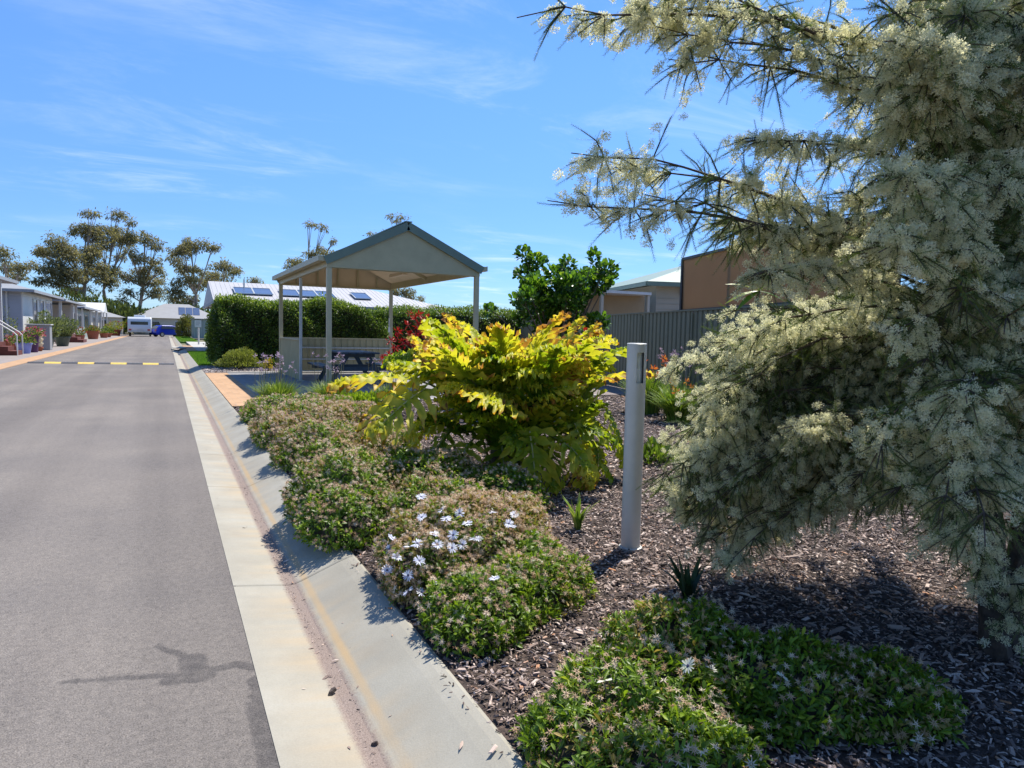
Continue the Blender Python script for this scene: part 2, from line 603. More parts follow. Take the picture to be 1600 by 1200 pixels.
def kerb_mat():
    m, N, L, b = nt('kerb_concrete')
    v = N.new('ShaderNodeTexCoord').outputs['Object']
    sp = N.new('ShaderNodeSeparateXYZ')
    L.new(v, sp.inputs[0])
    X = sp.outputs[0]
    fine = noise(N, L, v, 140, 3)
    blot = noise(N, L, v, 2.2, 6, 0.6)
    r = ramp(N, [(0.3, (0.275, 0.253, 0.205)), (0.55, (0.325, 0.305, 0.252)), (0.75, (0.372, 0.355, 0.302))])
    L.new(blot, r.inputs[0])
    r2 = ramp(N, [(0.3, (0.93, 0.93, 0.93)), (0.7, (1.05, 1.05, 1.05))])
    L.new(fine, r2.inputs[0])
    c = mixrgb(N, L, 1.0, r.outputs[0], r2.outputs[0], 'MULTIPLY')
    # drag lines across the pan and tan water stain near the invert
    mp = N.new('ShaderNodeMapping')
    mp.inputs['Scale'].default_value = (1.2, 7.0, 1)
    L.new(v, mp.inputs[0])
    st = ramp(N, [(0.40, (0, 0, 0)), (0.68, (0.75, 0.75, 0.75))])
    L.new(noise(N, L, mp.outputs[0], 1.0, 5), st.inputs[0])
    wob = mth(N, L, 'MULTIPLY', mth(N, L, 'SUBTRACT', noise(N, L, v, 2.2, 8, 0.72), 0.5), 0.09)
    d = mth(N, L, 'ABSOLUTE', mth(N, L, 'ADD', mth(N, L, 'SUBTRACT', X, 0.56), wob))
    band = N.new('ShaderNodeMapRange')
    band.inputs['From Min'].default_value = 0.26
    band.inputs['From Max'].default_value = 0.02
    L.new(d, band.inputs['Value'])
    f = mth(N, L, 'MULTIPLY', band.outputs[0], st.outputs[0])
    c = mixrgb(N, L, mth(N, L, 'MULTIPLY', f, 0.75), c, (0.44, 0.33, 0.20))
    # rust line on the kerb side of the invert
    d2 = mth(N, L, 'ABSOLUTE', mth(N, L, 'SUBTRACT', X, mth(N, L, 'ADD', 0.668, mth(N, L, 'MULTIPLY', wob, 0.25))))
    b2 = N.new('ShaderNodeMapRange')
    b2.interpolation_type = 'SMOOTHSTEP'
    b2.inputs['From Min'].default_value = 0.026
    b2.inputs['From Max'].default_value = 0.004
    L.new(d2, b2.inputs['Value'])
    rl = ramp(N, [(0.35, (0.15, 0.15, 0.15)), (0.6, (0.62, 0.62, 0.62))])
    mp3 = N.new('ShaderNodeMapping')
    mp3.inputs['Scale'].default_value = (1, 0.5, 1)
    L.new(v, mp3.inputs[0])
    L.new(noise(N, L, mp3.outputs[0], 1.6, 5), rl.inputs[0])
    c = mixrgb(N, L, mth(N, L, 'MULTIPLY', b2.outputs[0], rl.outputs[0]), c, (0.47, 0.31, 0.14))
    # silt lying in the invert
    d3 = mth(N, L, 'ABSOLUTE', mth(N, L, 'ADD', mth(N, L, 'SUBTRACT', X, 0.592), mth(N, L, 'MULTIPLY', wob, 0.22)))
    b3 = N.new('ShaderNodeMapRange')
    b3.inputs['From Min'].default_value = 0.050
    b3.inputs['From Max'].default_value = 0.026
    L.new(mth(N, L, 'ADD', d3, mth(N, L, 'MULTIPLY', mth(N, L, 'SUBTRACT', noise(N, L, v, 70, 4, 0.8), 0.5), 0.045)), b3.inputs['Value'])
    silt = ramp(N, [(0.3, (0.12, 0.085, 0.07)), (0.6, (0.27, 0.205, 0.175)), (0.8, (0.36, 0.29, 0.25))])
    L.new(noise(N, L, v, 230, 2), silt.inputs[0])
    c = mixrgb(N, L, mth(N, L, 'MULTIPLY', b3.outputs[0], 0.9), c, silt.outputs[0])
    vo = N.new('ShaderNodeTexVoronoi')
    vo.inputs['Scale'].default_value = 11.0
    L.new(v, vo.inputs['Vector'])
    c = mixrgb(N, L, mth(N, L, 'MULTIPLY', mth(N, L, 'LESS_THAN', vo.outputs['Distance'], 0.04), 0.5), c, (0.15, 0.13, 0.11))
    L.new(c, b.inputs['Base Color'])
    b.inputs['Roughness'].default_value = 0.8
    b.inputs['Specular IOR Level'].default_value = 0.3
    bn = N.new('ShaderNodeBump')
    bn.inputs['Strength'].default_value = 0.25
    bn.inputs['Distance'].default_value = 0.003
    L.new(noise(N, L, v, 160, 3), bn.inputs['Height'])
    L.new(bn.outputs[0], b.inputs['Normal'])
    return m


def paver_mat(name, cols, bw, bh, rot=0.0, mortar=(0.16, 0.15, 0.14)):
    m, N, L, b = nt(name)
    v = N.new('ShaderNodeTexCoord').outputs['Object']
    mp = N.new('ShaderNodeMapping')
    mp.inputs['Rotation'].default_value = (0, 0, R(rot))
    L.new(v, mp.inputs[0])
    br = N.new('ShaderNodeTexBrick')
    br.inputs['Scale'].default_value = 1.0
    br.inputs['Brick Width'].default_value = bw
    br.inputs['Row Height'].default_value = bh
    br.inputs['Mortar Size'].default_value = 0.004
    br.inputs['Bias'].default_value = 0.0
    br.inputs['Color1'].default_value = (*cols[0], 1)
    br.inputs['Color2'].default_value = (*cols[1], 1)
    br.inputs['Mortar'].default_value = (*mortar, 1)
    L.new(mp.outputs[0], br.inputs['Vector'])
    r2 = ramp(N, [(0.3, (0.85, 0.85, 0.85)), (0.7, (1.1, 1.1, 1.1))])
    L.new(noise(N, L, v, 3.0, 6), r2.inputs[0])
    L.new(mixrgb(N, L, 1.0, br.outputs[0], r2.outputs[0], 'MULTIPLY'), b.inputs['Base Color'])
    b.inputs['Roughness'].default_value = 0.85
    return m


def soil_mat(name, c0, c1, c2):
    m, N, L, b = nt(name)
    v = N.new('ShaderNodeTexCoord').outputs['Object']
    r = ramp(N, [(0.33, c0), (0.52, c1), (0.72, c2)])
    L.new(noise(N, L, v, 45, 6, 0.75), r.inputs[0])
    L.new(r.outputs[0], b.inputs['Base Color'])
    b.inputs['Roughness'].default_value = 0.95
    bn = N.new('ShaderNodeBump')
    bn.inputs['Strength'].default_value = 0.9
    bn.inputs['Distance'].default_value = 0.02
    L.new(noise(N, L, v, 38, 4, 0.7), bn.inputs['Height'])
    L.new(bn.outputs[0], b.inputs['Normal'])
    return m


M_ORANGE = paver_mat('orange_brick_paving', ((0.40, 0.235, 0.12), (0.46, 0.28, 0.15)), 0.23, 0.115, 90, (0.36, 0.24, 0.14))
M_PAVER = paver_mat('grey_brick_paving', ((0.21, 0.205, 0.205), (0.27, 0.26, 0.255)), 0.23, 0.115, 0)
M_FOOT = paver_mat('pinkish_grey_paving', ((0.24, 0.205, 0.19), (0.28, 0.245, 0.225)), 0.23, 0.115, 0, (0.24, 0.21, 0.2))
M_KERB = kerb_mat()
M_ASPH = asphalt_mat()

KX0, KX1 = 0.30, 0.945      # kerb strip between road and garden
LX = -4.36                  # left edge of the road
struct('ground', MB().add([(-900, -60, -0.06), (900, -60, -0.06), (900, 1800, -0.06), (-900, 1800, -0.06)], [[0, 1, 2, 3]]), ground_mat())
rd = MB()
ys = np.concatenate([np.arange(-6, 112, 0.25)])
rng = np.random.default_rng(3)
jag = 0.006 * rng.normal(size=len(ys))
V = np.concatenate([np.stack([np.full(len(ys), LX), ys, np.zeros(len(ys))], 1), np.stack([KX0 + 0.012 + 0 * jag, ys, np.zeros(len(ys))], 1)])
n = len(ys)
rd.add(V, np.array([(i, n + i, n + i + 1, i + 1) for i in range(n - 1)]))
rd.add([(-30, 111.7, -0.004), (30, 111.7, -0.004), (30, 120, -0.004), (-30, 120, -0.004)], [[0, 1, 2, 3]])
struct('road', rd, M_ASPH)

# rolled kerb and gutter, cast in bays with open joints
prof = [(0.30, -0.2), (0.30, 0.003), (0.36, -0.004), (0.50, -0.022), (0.575, -0.032), (0.615, -0.030), (0.65, -0.018), (0.72, 0.010), (0.80, 0.042),
        (0.86, 0.066), (0.905, 0.081), (0.935, 0.087), (0.952, 0.080), (0.952, -0.2)]
kb = MB()
joints = [-6, -1.3, 1.28, 3.84, 6.40, 8.1, 11.5, 14.1, 16.6, 19.2, 21.7, 24.3, 26.8, 29.4, 33, 37, 41, 44.6, 50, 55, 60, 65, 70, 75, 80, 85, 90, 95, 100, 105, 111]
P = np.array(prof)
for a, c in zip(joints[:-1], joints[1:]):
    a, c = a + 0.004, c - 0.004
    k = len(P)
    V = np.concatenate([np.c_[P[:, 0], np.full(k, y), P[:, 1]] for y in (a, a + 0.008, c - 0.008, c)])
    V[:k, 2] -= 0.005 * (np.arange(k) > 0) * (np.arange(k) < k - 1)
    V[3 * k:, 2] -= 0.005 * (np.arange(k) > 0) * (np.arange(k) < k - 1)
    F = np.array([(s * k + i, (s + 1) * k + i, (s + 1) * k + i + 1, s * k + i + 1) for s in range(3) for i in range(k - 1)])
    kb.add(V, F)
    kb.add(V[:k], [list(range(k))])
    kb.add(V[3 * k:], [list(range(k))[::-1]])
kb.box(0.31, 0.94, -6, 111, -0.20, -0.052)
struct('kerb', kb, M_KERB, smooth=False)

M_MULCH = soil_mat('mulch_soil', (0.018, 0.013, 0.010), (0.06, 0.040, 0.031), (0.16, 0.11, 0.085))
M_GRAVEL = soil_mat('pale_gravel', (0.10, 0.08, 0.07), (0.26, 0.21, 0.19), (0.42, 0.36, 0.33))
struct('garden_bed', MB().box(0.953, 30, -6, 12.45, -0.055, 0.078), M_MULCH)
pv = MB().box(1.52, 8.3, 12.45, 20.95, -0.055, 0.095)
struct('shelter_paving', pv, M_PAVER)
struct('paving_border', MB().box(0.945, 1.52, 12.0, 21.0, -0.05, 0.098).box(0.945, 7.0, 24.75, 25.05, -0.05, 0.10)
       .box(1.5, 7, 39.4, 40.3, -0.05, 0.098).box(0.945, 1.5, 39.4, 52, -0.05, 0.098), M_ORANGE)
M_CONC = solid('pale_concrete', (0.40, 0.38, 0.34), 0.85, 0.12, 3.0, bump=0.2, bscale=120)
struct('concrete_edging', MB().box(1.52, 8.3, 20.95, 21.2, -0.05, 0.115).box(1.52, 8.3, 12.3, 12.45, -0.05, 0.105), M_CONC)
struct('gravel_bed', MB().box(0.945, 30, 21.2, 24.75, -0.055, 0.09).box(8.3, 30, 12.45, 21.2, -0.055, 0.09), M_GRAVEL)
M_LAWN = soil_mat('lawn_soil', (0.045, 0.10, 0.008), (0.10, 0.20, 0.018), (0.15, 0.27, 0.03))
struct('lawn', MB().box(0.945, 7.0, 25.05, 39.4, -0.055, 0.09).box(0.945, 2.6, 66, 108, -0.055, 0.09), M_LAWN)
struct('driveway', MB().box(1.5, 9, 40.3, 66, -0.055, 0.088), M_CONC)
struct('footpath', MB().box(LX - 3.2, LX - 0.55, -6, 108, -0.055, 0.012), M_FOOT)
struct('footpath_border', MB().box(LX - 0.55, LX - 0.002, -6, 108, -0.055, 0.016), M_ORANGE)

# speed hump: yellow and black rubber blocks bolted across the road
sh = thing('speed_hump', 'low yellow and black rubber speed hump bolted across the grey road', 'speed hump', (-2.1, 28.2, 0))
M_YEL = solid('yellow_rubber', (0.72, 0.50, 0.10), 0.6, 0.15, 9, dirt=0.4)
M_BLK = solid('black_rubber', (0.06, 0.06, 0.065), 0.6, 0.3, 9)
M_STEEL = solid('dull_steel', (0.45, 0.46, 0.47), 0.4, 0.1, 8, metal=0.8)
hx = np.linspace(LX + 0.06, KX0 - 0.06, 10)
for i in range(9):
    p = [(-0.19, 0.001), (-0.13, 0.032), (-0.06, 0.052), (0.06, 0.052), (0.13, 0.032), (0.19, 0.001)]
    a, c = hx[i] + 0.006, hx[i + 1] - 0.006
    ya, yb = 28.75 - 0.13 * i, 28.75 - 0.13 * (i + 1)
    mb = MB()
    V = [(a, ya + y, z) for y, z in p] + [(c, yb + y, z) for y, z in p]
    mb.add(V, [[k, k + 6, k + 7, k + 1] for k in range(5)] + [list(range(6)), list(range(11, 5, -1))])
    seg = mb.build('yellow_block' if i % 2 else 'black_block', M_YEL if i % 2 else M_BLK, sh)
    mb = MB()
    for t in (0.25, 0.75):
        MB().lathe((a + (c - a) * t, ya + (yb - ya) * t, 0.050), [(0.025, 0), (0.025, 0.008), (0.0, 0.009)], 8).build('bolt', M_STEEL, seg)

# stormwater pit in the kerb
dp = thing('drain_pit', 'concrete stormwater lintel with dark slot set in the far kerb', 'drain', (0.6, 45, 0.0))
MB().box(0.30, 1.0, 44.2, 46.6, 0.1115, 0.16).build('lintel', M_CONC, dp, bevel=0.015)
MB().box(0.52, 0.60, 37.5, 40.0, -0.03, 0.004).build('grate', M_BLK, dp)

# ---- wood chips, gravel, grass
def chips(mb, rng, n, xs, ys, keep, size, zz=0.09, lift=0.018):
    x = rng.uniform(*xs, n)
    y = rng.uniform(*ys, n)
    k = keep(x, y)
    x, y = x[k], y[k]
    n = len(x)
    tV = np.array([(-.5, -.5, 0), (.5, -.35, 0.1), (.55, .4, 0), (-.4, .5, .15), (-.35, -.4, .9), (.4, -.3, 1.0), (.35, .3, .8), (-.4, .35, 1.1)])
    tF = np.array([(4, 5, 6, 7), (0, 1, 5, 4), (1, 2, 6, 5), (2, 3, 7, 6), (3, 0, 4, 7)])
    a = rng.uniform(0, 2 * np.pi, n)
    d = np.stack([np.cos(a), np.sin(a), rng.normal(0, .28, n)], 1)
    up = np.stack([rng.normal(0, .35, n), rng.normal(0, .35, n), np.ones(n)], 1)
    M = frames(d, up)
    ln = size * rng.lognormal(0, .45, n)
    sc = np.stack([ln * rng.uniform(.12, .40, n), ln, ln * rng.uniform(.05, .16, n)], 1)
    M = M * sc[:, None, :]
    mb.scatter(tV, tF, np.stack([x, y, zz + rng.uniform(0, lift, n)], 1), M, 1.0, rng.uniform(0, 1, n))


def chipmat(name, stops):
    m, N, L, b = nt(name)
    a = N.new('ShaderNodeAttribute')
    a.attribute_name = 'var'
    r = ramp(N, stops)
    L.new(a.outputs['Fac'], r.inputs[0])
    L.new(r.outputs[0], b.inputs['Base Color'])
    b.inputs['Roughness'].default_value = 0.8
    return m


M_CHIP = chipmat('bark_chip', [(0.0, (0.025, 0.016, 0.013)), (0.3, (0.095, 0.066, 0.056)), (0.6, (0.27, 0.192, 0.155)), (0.82, (0.50, 0.385, 0.32)), (0.94, (0.64, 0.53, 0.46)), (1.0, (0.46, 0.20, 0.08))])
M_PEB = chipmat('gravel_stone', [(0.0, (0.16, 0.13, 0.12)), (0.5, (0.36, 0.30, 0.27)), (1.0, (0.56, 0.50, 0.46))])
rng = np.random.default_rng(11)
mb = MB()
inbed = lambda x, y: (x > 0.965) & (y < 12.2)
near = lambda x, y: inbed(x, y) & (x < 0.96 + 1.15 * (y + 0.9))
chips(mb, rng, 68000, (0.96, 5.6), (0.9, 4.6), near, 0.021, 0.08)
chips(mb, rng, 46000, (0.96, 9.5), (4.4, 8.0), inbed, 0.028, 0.08)
chips(mb, rng, 14000, (0.96, 4.2), (-0.9, 0.9), inbed, 0.028, 0.08)
# a few chips have spilled over the kerb edge
chips(mb, rng, 170, (0.885, 0.955), (1.3, 7.0), lambda x, y: np.sin(y * 7.3) + np.sin(y * 3.1) > -.4, 0.016, 0.086, 0.004)
chips(mb, rng, 16000, (0.96, 9.6), (7.8, 12.3), inbed, 0.045, 0.08)
struct('mulch_chips', mb, M_CHIP, kind='stuff')
mb = MB()
chips(mb, rng, 7000, (0.97, 7), (21.25, 24.7), lambda x, y: x > 0, 0.05)
struct('gravel_stones', mb, M_PEB, kind='stuff')
# fallen dry leaves on the mulch and along the kerb
mb = MB()
k = 420
x, y = rng.uniform(.97, 5, k), rng.uniform(1.3, 8, k)
x[:70], y[:70] = rng.uniform(.33, .94, 70), rng.uniform(1.6, 9, 70)
x[:40] = rng.normal(.585, .035, 40)
zz_ = np.where(x < .945, np.interp(x, [.30, .36, .5, .575, .615, .65, .72, .8, .86, .905, .945], [.003, -.004, -.022, -.032, -.03, -.018, .01, .042, .066, .081, .085]) + .004, .108)
a = rng.uniform(0, 6.28, k)
LVd, LFd = leaf(1.0, .26, [.1, .8, 1, .6, .05], .1, .18)
mb.scatter(LVd, LFd, np.stack([x, y, zz_], 1), frames(np.stack([np.cos(a), np.sin(a), rng.normal(0, .08, k)], 1), np.stack([rng.normal(0, .25, k), rng.normal(0, .25, k), np.ones(k)], 1)),
           np.where(x < .945, .6, 1.0) * rng.uniform(.02, .07, k), rng.uniform(.45, 1, k))
struct('leaf_litter', mb, M_CHIP, kind='stuff')
# silt grit and a few crumbs in the gutter
mb = MB()
chips(mb, rng, 2600, (0.53, 0.66), (1.2, 7.5), lambda x, y: np.abs(x - 0.592 - 0.02 * np.sin(y * 3)) < 0.028 + 0.012 * np.sin(y * 5), 0.0055, -0.031, 0.004)
struct('gutter_grit', mb, M_CHIP, kind='stuff')
mb = MB()
x = rng.uniform(0.95, 4.5, 60000)
y = rng.uniform(25.05, 39.4, 60000)
x2 = rng.uniform(0.95, 2.6, 6000)
y2 = rng.uniform(66, 108, 6000)
x, y = np.r_[x, x2], np.r_[y, y2]
k = len(x)
a = rng.uniform(0, 6.28, k)
mb.scatter(np.array([(-.012, 0, 0), (.012, 0, 0), (0, .01, .055)]), np.array([(0, 1, 2)]), np.stack([x, y, np.full(k, .088)], 1),
           frames(np.stack([np.cos(a), np.sin(a), np.zeros(k)], 1), np.stack([rng.normal(0, .4, k), rng.normal(0, .4, k), np.ones(k)], 1)), rng.uniform(.7, 1.5, k), rng.uniform(0, 1, k))
M_GRASS = leafmat('lawn_grass', [(0, (0.07, 0.16, 0.012)), (0.6, (0.14, 0.29, 0.025)), (1, (0.24, 0.36, 0.05))], 0.4, 0.6)
struct('lawn_grass', mb, M_GRASS, kind='stuff')
# two bits of bark that lie in the gutter
M_BARK = solid('dark_bark', (0.07, 0.05, 0.04), 0.85, 0.4, 30, bump=0.5, bscale=90)
for (px, py), ln, an, lab in (((519, 1081), 0.045, 0.6, 'larger dark bark flake lying on the concrete gutter pan'), ((585, 1160), 0.028, -0.5, 'small dark bark flake in the brown gutter silt near the photo edge')):
    p = gp(px, py, -0.02)
    z = -0.022 if px < 560 else -0.030
    mb = MB()
    c, s = math.cos(an), math.sin(an)
    V = []
    for zz_, k_ in ((0, 1), (0.012, .7)):
        for u, w in ((-1, -.1), (-.3, -.45), (.8, -.35), (1, .1), (.2, .5), (-.7, .3)):
            V.append((p[0] + ln / 2 * k_ * (u * c - w * s), p[1] + ln / 2 * k_ * (u * s + w * c), z + zz_ + 0.004 * u))
    mb.add(V, [list(range(5, -1, -1)), list(range(6, 12))] + [[i, (i + 1) % 6, 6 + (i + 1) % 6, 6 + i] for i in range(6)])
    tag(mb.build('bark_flake', M_BARK), lab, 'bark flake', 'bark flakes in the gutter')
# ------------------------------------------------------------------ open picnic shelter
M_POST = solid('sage_steel', (0.43, 0.40, 0.255), 0.45, 0.06, 4, dirt=0.12)
M_TRIM = solid('green_trim_steel', (0.125, 0.175, 0.135), 0.4, 0.08, 4)
M_PANEL = solid('sage_sheet', (0.40, 0.365, 0.215), 0.45, 0.08, 3, dirt=0.1)
M_CEIL = solid('cream_soffit', (0.66, 0.56, 0.40), 0.6, 0.06, 3)
M_GALV = solid('pale_galvanised', (0.50, 0.52, 0.50), 0.4, 0.08, 5, metal=0.3)
SX0, SX1, SY0, SY1 = 2.97, 6.24, 14.3, 20.9
SZ = 0.095
shl = thing('picnic_shelter', 'open sage green gabled shelter with low corrugated walls over paved slab', 'shelter', (4.6, 17.6, SZ))
PW = 0.10
for x, y, lab in ((SX0, SY0, 0), (SX1, SY0, 0), (SX0, SY1, 0), (SX1, SY1, 0), (SX0, 17.6, 1)):
    w = PW if not lab else 0.065
    p_ = MB().box(x - w / 2, x + w / 2, y - w / 2, y + w / 2, SZ, 2.64).build('post', M_POST if not lab else M_GALV, shl, bevel=0.006)
    MB().box(x - .08, x + .08, y - .08, y + .08, SZ, SZ + 0.012).build('base_plate', M_POST, p_)
EZ = 2.66           # underside of eave beam
RX = (SX0 + SX1) / 2
APX = 3.66


def roofz(x):
    t = 1 - abs(x - RX) / (SX1 - RX + 0.06)
    return 2.86 + (APX - 2.86) * t


# eave beams and ridge/rafters
for x in (SX0, SX1):
    MB().box(x - .03, x + .03, SY0 + .06, SY1 - .06, EZ, EZ + .20).build('eave_beam', M_POST, shl)
# gable ends: flat sheet infill
for y, s in ((SY0, -1), (SY1, 1)):
    mb = MB()
    yo = y - 0.058 if s < 0 else y + 0.03
    V = []
    for dy in (0, 0.03):
        V += [(SX0 - .052, yo + dy, EZ - .02), (SX1 + .052, yo + dy, EZ - .02), (SX1 + .052, yo + dy, 2.85), (RX, yo + dy, APX - .03), (SX0 - .052, yo + dy, 2.85)]
    mb.add(V, [[0, 1, 2, 3, 4], [9, 8, 7, 6, 5]] + [[i, i + 5, (i + 1) % 5 + 5, (i + 1) % 5] for i in range(5)])
    g_ = mb.build('gable_infill', M_PANEL if s < 0 else M_CEIL, shl)
    mb = MB()
    for x in np.linspace(SX0 + .45, SX1 - .45, 5):
        mb.box(x - .02, x + .02, y + .055 if s < 0 else y - .035, y + .085 if s < 0 else y + .028, EZ + .0, roofz(x) - .12)
    mb.bar((SX0, y - .03 if s > 0 else y + .055, EZ - .005), (SX1, y - .03 if s > 0 else y + .055, EZ - .005), .05, .05)
    mb.build('gable_stud', M_POST, g_)
# roof sheets (ribbed), barge trim, ridge cap, gutters
for s in (-1, 1):
    xe = SX1 + .10 if s > 0 else SX0 - .10
    mb = MB()
    yy = np.arange(SY0 - .10, SY1 + .12, 0.038)
    rib = 0.016 * ((np.arange(len(yy)) % 5) == 0)
    n = len(yy)
    top = []
    for xx in (RX, xe):
        z = APX + .0 if xx == RX else roofz(SX1) - .06
        top.append(np.c_[np.full(n, xx), yy, z + rib + .015])
    V = np.concatenate(top + [t - np.array([0, 0, .012]) for t in top])
    F = [(i, i + 1, n + i + 1, n + i) if s > 0 else (i, n + i, n + i + 1, i + 1) for i in range(n - 1)]
    F2 = [(2 * n + i, 3 * n + i, 3 * n + i + 1, 2 * n + i + 1) if s > 0 else (2 * n + i, 2 * n + i + 1, 3 * n + i + 1, 3 * n + i) for i in range(n - 1)]
    mb.add(V, np.array(F + F2))
    mb.build('roof_sheet', M_TRIM, shl)
    # lining seen from below
    mb = MB()
    a, b_ = np.array((RX, 0, APX - .035)), np.array((xe - s * .12, 0, roofz(SX1) - .055))
    mb.add([(a[0], SY0 + .1, a[2]), (b_[0], SY0 + .1, b_[2]), (b_[0], SY1 - .1, b_[2]), (a[0], SY1 - .1, a[2])], [[0, 1, 2, 3]])
    mb.build('lining', M_CEIL, shl)
    for y, nm in ((SY0 - .105, 'barge_board'), (SY1 + .105, 'barge_board')):
        MB().bar((RX - s * .0, y, APX - .06), (xe, y, roofz(SX1) - .12), .024, .17).build(nm, M_TRIM, shl)
    MB().box(min(xe, xe + s * .13), max(xe, xe + s * .13), SY0 - .09, SY1 + .09, 2.76, 2.765).box(min(xe + s * .12, xe + s * .13), max(xe + s * .12, xe + s * .13), SY0 - .09, SY1 + .09, 2.765, 2.87) \
        .box(min(xe, xe + s * .008), max(xe, xe + s * .008), SY0 - .09, SY1 + .09, 2.765, 2.84).box(min(xe + s * .008, xe + s * .12), max(xe + s * .008, xe + s * .12), SY0 - .09, SY0 - .085, 2.765, 2.86).build('gutter', M_POST, shl)
MB().bar((RX, SY0 - .12, APX + .028), (RX, SY1 + .12, APX + .028), .16, .02).build('ridge_cap', M_TRIM, shl)
# inner rafters and the tie at mid span
for s in (-1, 1):
    xe = SX1 if s > 0 else SX0
    MB().bar((RX, 17.6, APX - .10), (xe, 17.6, EZ + .14), .06, .12).build('rafter', M_POST, shl)
MB().bar((RX, SY0 + .1, APX - .14), (RX, SY1 - .1, APX - .14), .06, .14).build('ridge_beam', M_POST, shl)
MB().bar((5.25, 16.4, 2.80), (5.25, 17.56, 2.80), .12, .07).build('lamp_batten', M_CEIL, shl)


def ribbed(mb, p, q, z0, z1, pitch=0.20, depth=0.022, th=0.004):
    """corrugated steel sheet wall from p to q"""
    p, q = np.array(p, float), np.array(q, float)
    ln = np.linalg.norm(q - p)
    d = (q - p) / ln
    nn = np.array([-d[1], d[0]])
    u, w = [], []
    k = 0.0
    while k < ln:
        for du, o in ((0, 0), (.62, 0), (.70, 1), (.92, 1)):
            if k + du * pitch < ln:
                u.append(k + du * pitch)
                w.append(o * depth)
        k += pitch
    u.append(ln)
    w.append(0)
    n = len(u)
    P = p + np.outer(u, d) + np.outer(w, nn)
    Q = P + nn * th
    V = np.concatenate([np.c_[P, np.full(n, z0)], np.c_[P, np.full(n, z1)], np.c_[Q, np.full(n, z0)], np.c_[Q, np.full(n, z1)]])
    F = [(i + 1, i, n + i, n + i + 1) for i in range(n - 1)] + [(2 * n + i, 2 * n + i + 1, 3 * n + i + 1, 3 * n + i) for i in range(n - 1)] \
        + [(n + i, 3 * n + i, 3 * n + i + 1, n + i + 1) for i in range(n - 1)]
    return mb.add(V, np.array(F))


WT = 1.10
w_ = ribbed(MB(), (SX0 + .05, SY1), (SX1 - .05, SY1), 0.17, WT, 0.19).build('back_wall', M_PANEL, shl)
MB().box(SX0 + .05, SX1 - .05, SY1 - .03, SY1 + .05, WT, WT + .035).build('wall_cap', M_POST, w_)
mb = MB()
for z in (0.84, 0.50, 0.15):
    mb.box(SX0 + .05, SX1 - .05, SY1 - .05, SY1 - .005, z - .02, z + .02)
mb.build('wall_rail', M_GALV, w_)
w_ = ribbed(MB(), (SX0, 17.65), (SX0, SY1 - .05), 0.11, WT, 0.19).build('side_wall', M_PANEL, shl)
MB().box(SX0 - .05, SX0 + .03, 17.65, SY1 - .05, WT, WT + .035).build('wall_cap', M_POST, w_)
MB().box(SX1 - .10, SX1 - .05, SY1 - .115, SY1 - .05, 1.34, 1.50).box(SX1 - .085, SX1 - .065, SY1 - .09, SY1 - .06, 1.50, 1.78).build('switch_box', solid('white_plastic', (0.7, 0.7, 0.68), 0.4), shl)

# picnic table with two fixed benches (dark blue-green)
M_TBL = solid('dark_blue_timber', (0.035, 0.06, 0.085), 0.45, 0.2, 12, bump=0.2, bscale=60)
TY0, TY1, TX = 15.9, 17.8, 4.05
tb = thing('picnic_table', 'dark blue picnic table with fixed benches under the sage shelter', 'picnic table', (TX, 16.85, SZ))
mb = MB()
for i in range(5):
    x = TX - .36 + i * .18
    mb.box(x - .08, x + .08, TY0, TY1, 0.825, 0.865)
mb.build('tabletop', M_TBL, tb, bevel=0.006)
for s in (-1, 1):
    mb = MB()
    for k in (0, 1):
        x = TX + s * (.66 + .16 * k)
        mb.box(x - .07, x + .07, TY0, TY1, 0.51, 0.55)
    mb.build('bench', M_TBL, tb, bevel=0.006)
for y in (TY0 + .30, TY1 - .30):
    MB().bar((TX - .82, y, 0.465), (TX + .82, y, 0.465), .05, .09).build('bench_bearer', M_TBL, tb)
    MB().bar((TX - .40, y, 0.785), (TX + .40, y, 0.785), .05, .08).build('top_bearer', M_TBL, tb)
    for s in (-1, 1):
        MB().bar((TX + s * .66, y + .05, SZ - .01), (TX + s * .22, y + .05, 0.82), .05, .10).build('leg', M_TBL, tb)

# ------------------------------------------------------------------ bollard lights
M_BOL = solid('grey_aluminium', (0.58, 0.57, 0.52), 0.42, 0.05, 5, metal=0.15, dirt=0.1)
M_LENS = solid('frosted_lens', (0.72, 0.75, 0.70), 0.15, 0.05, 5)


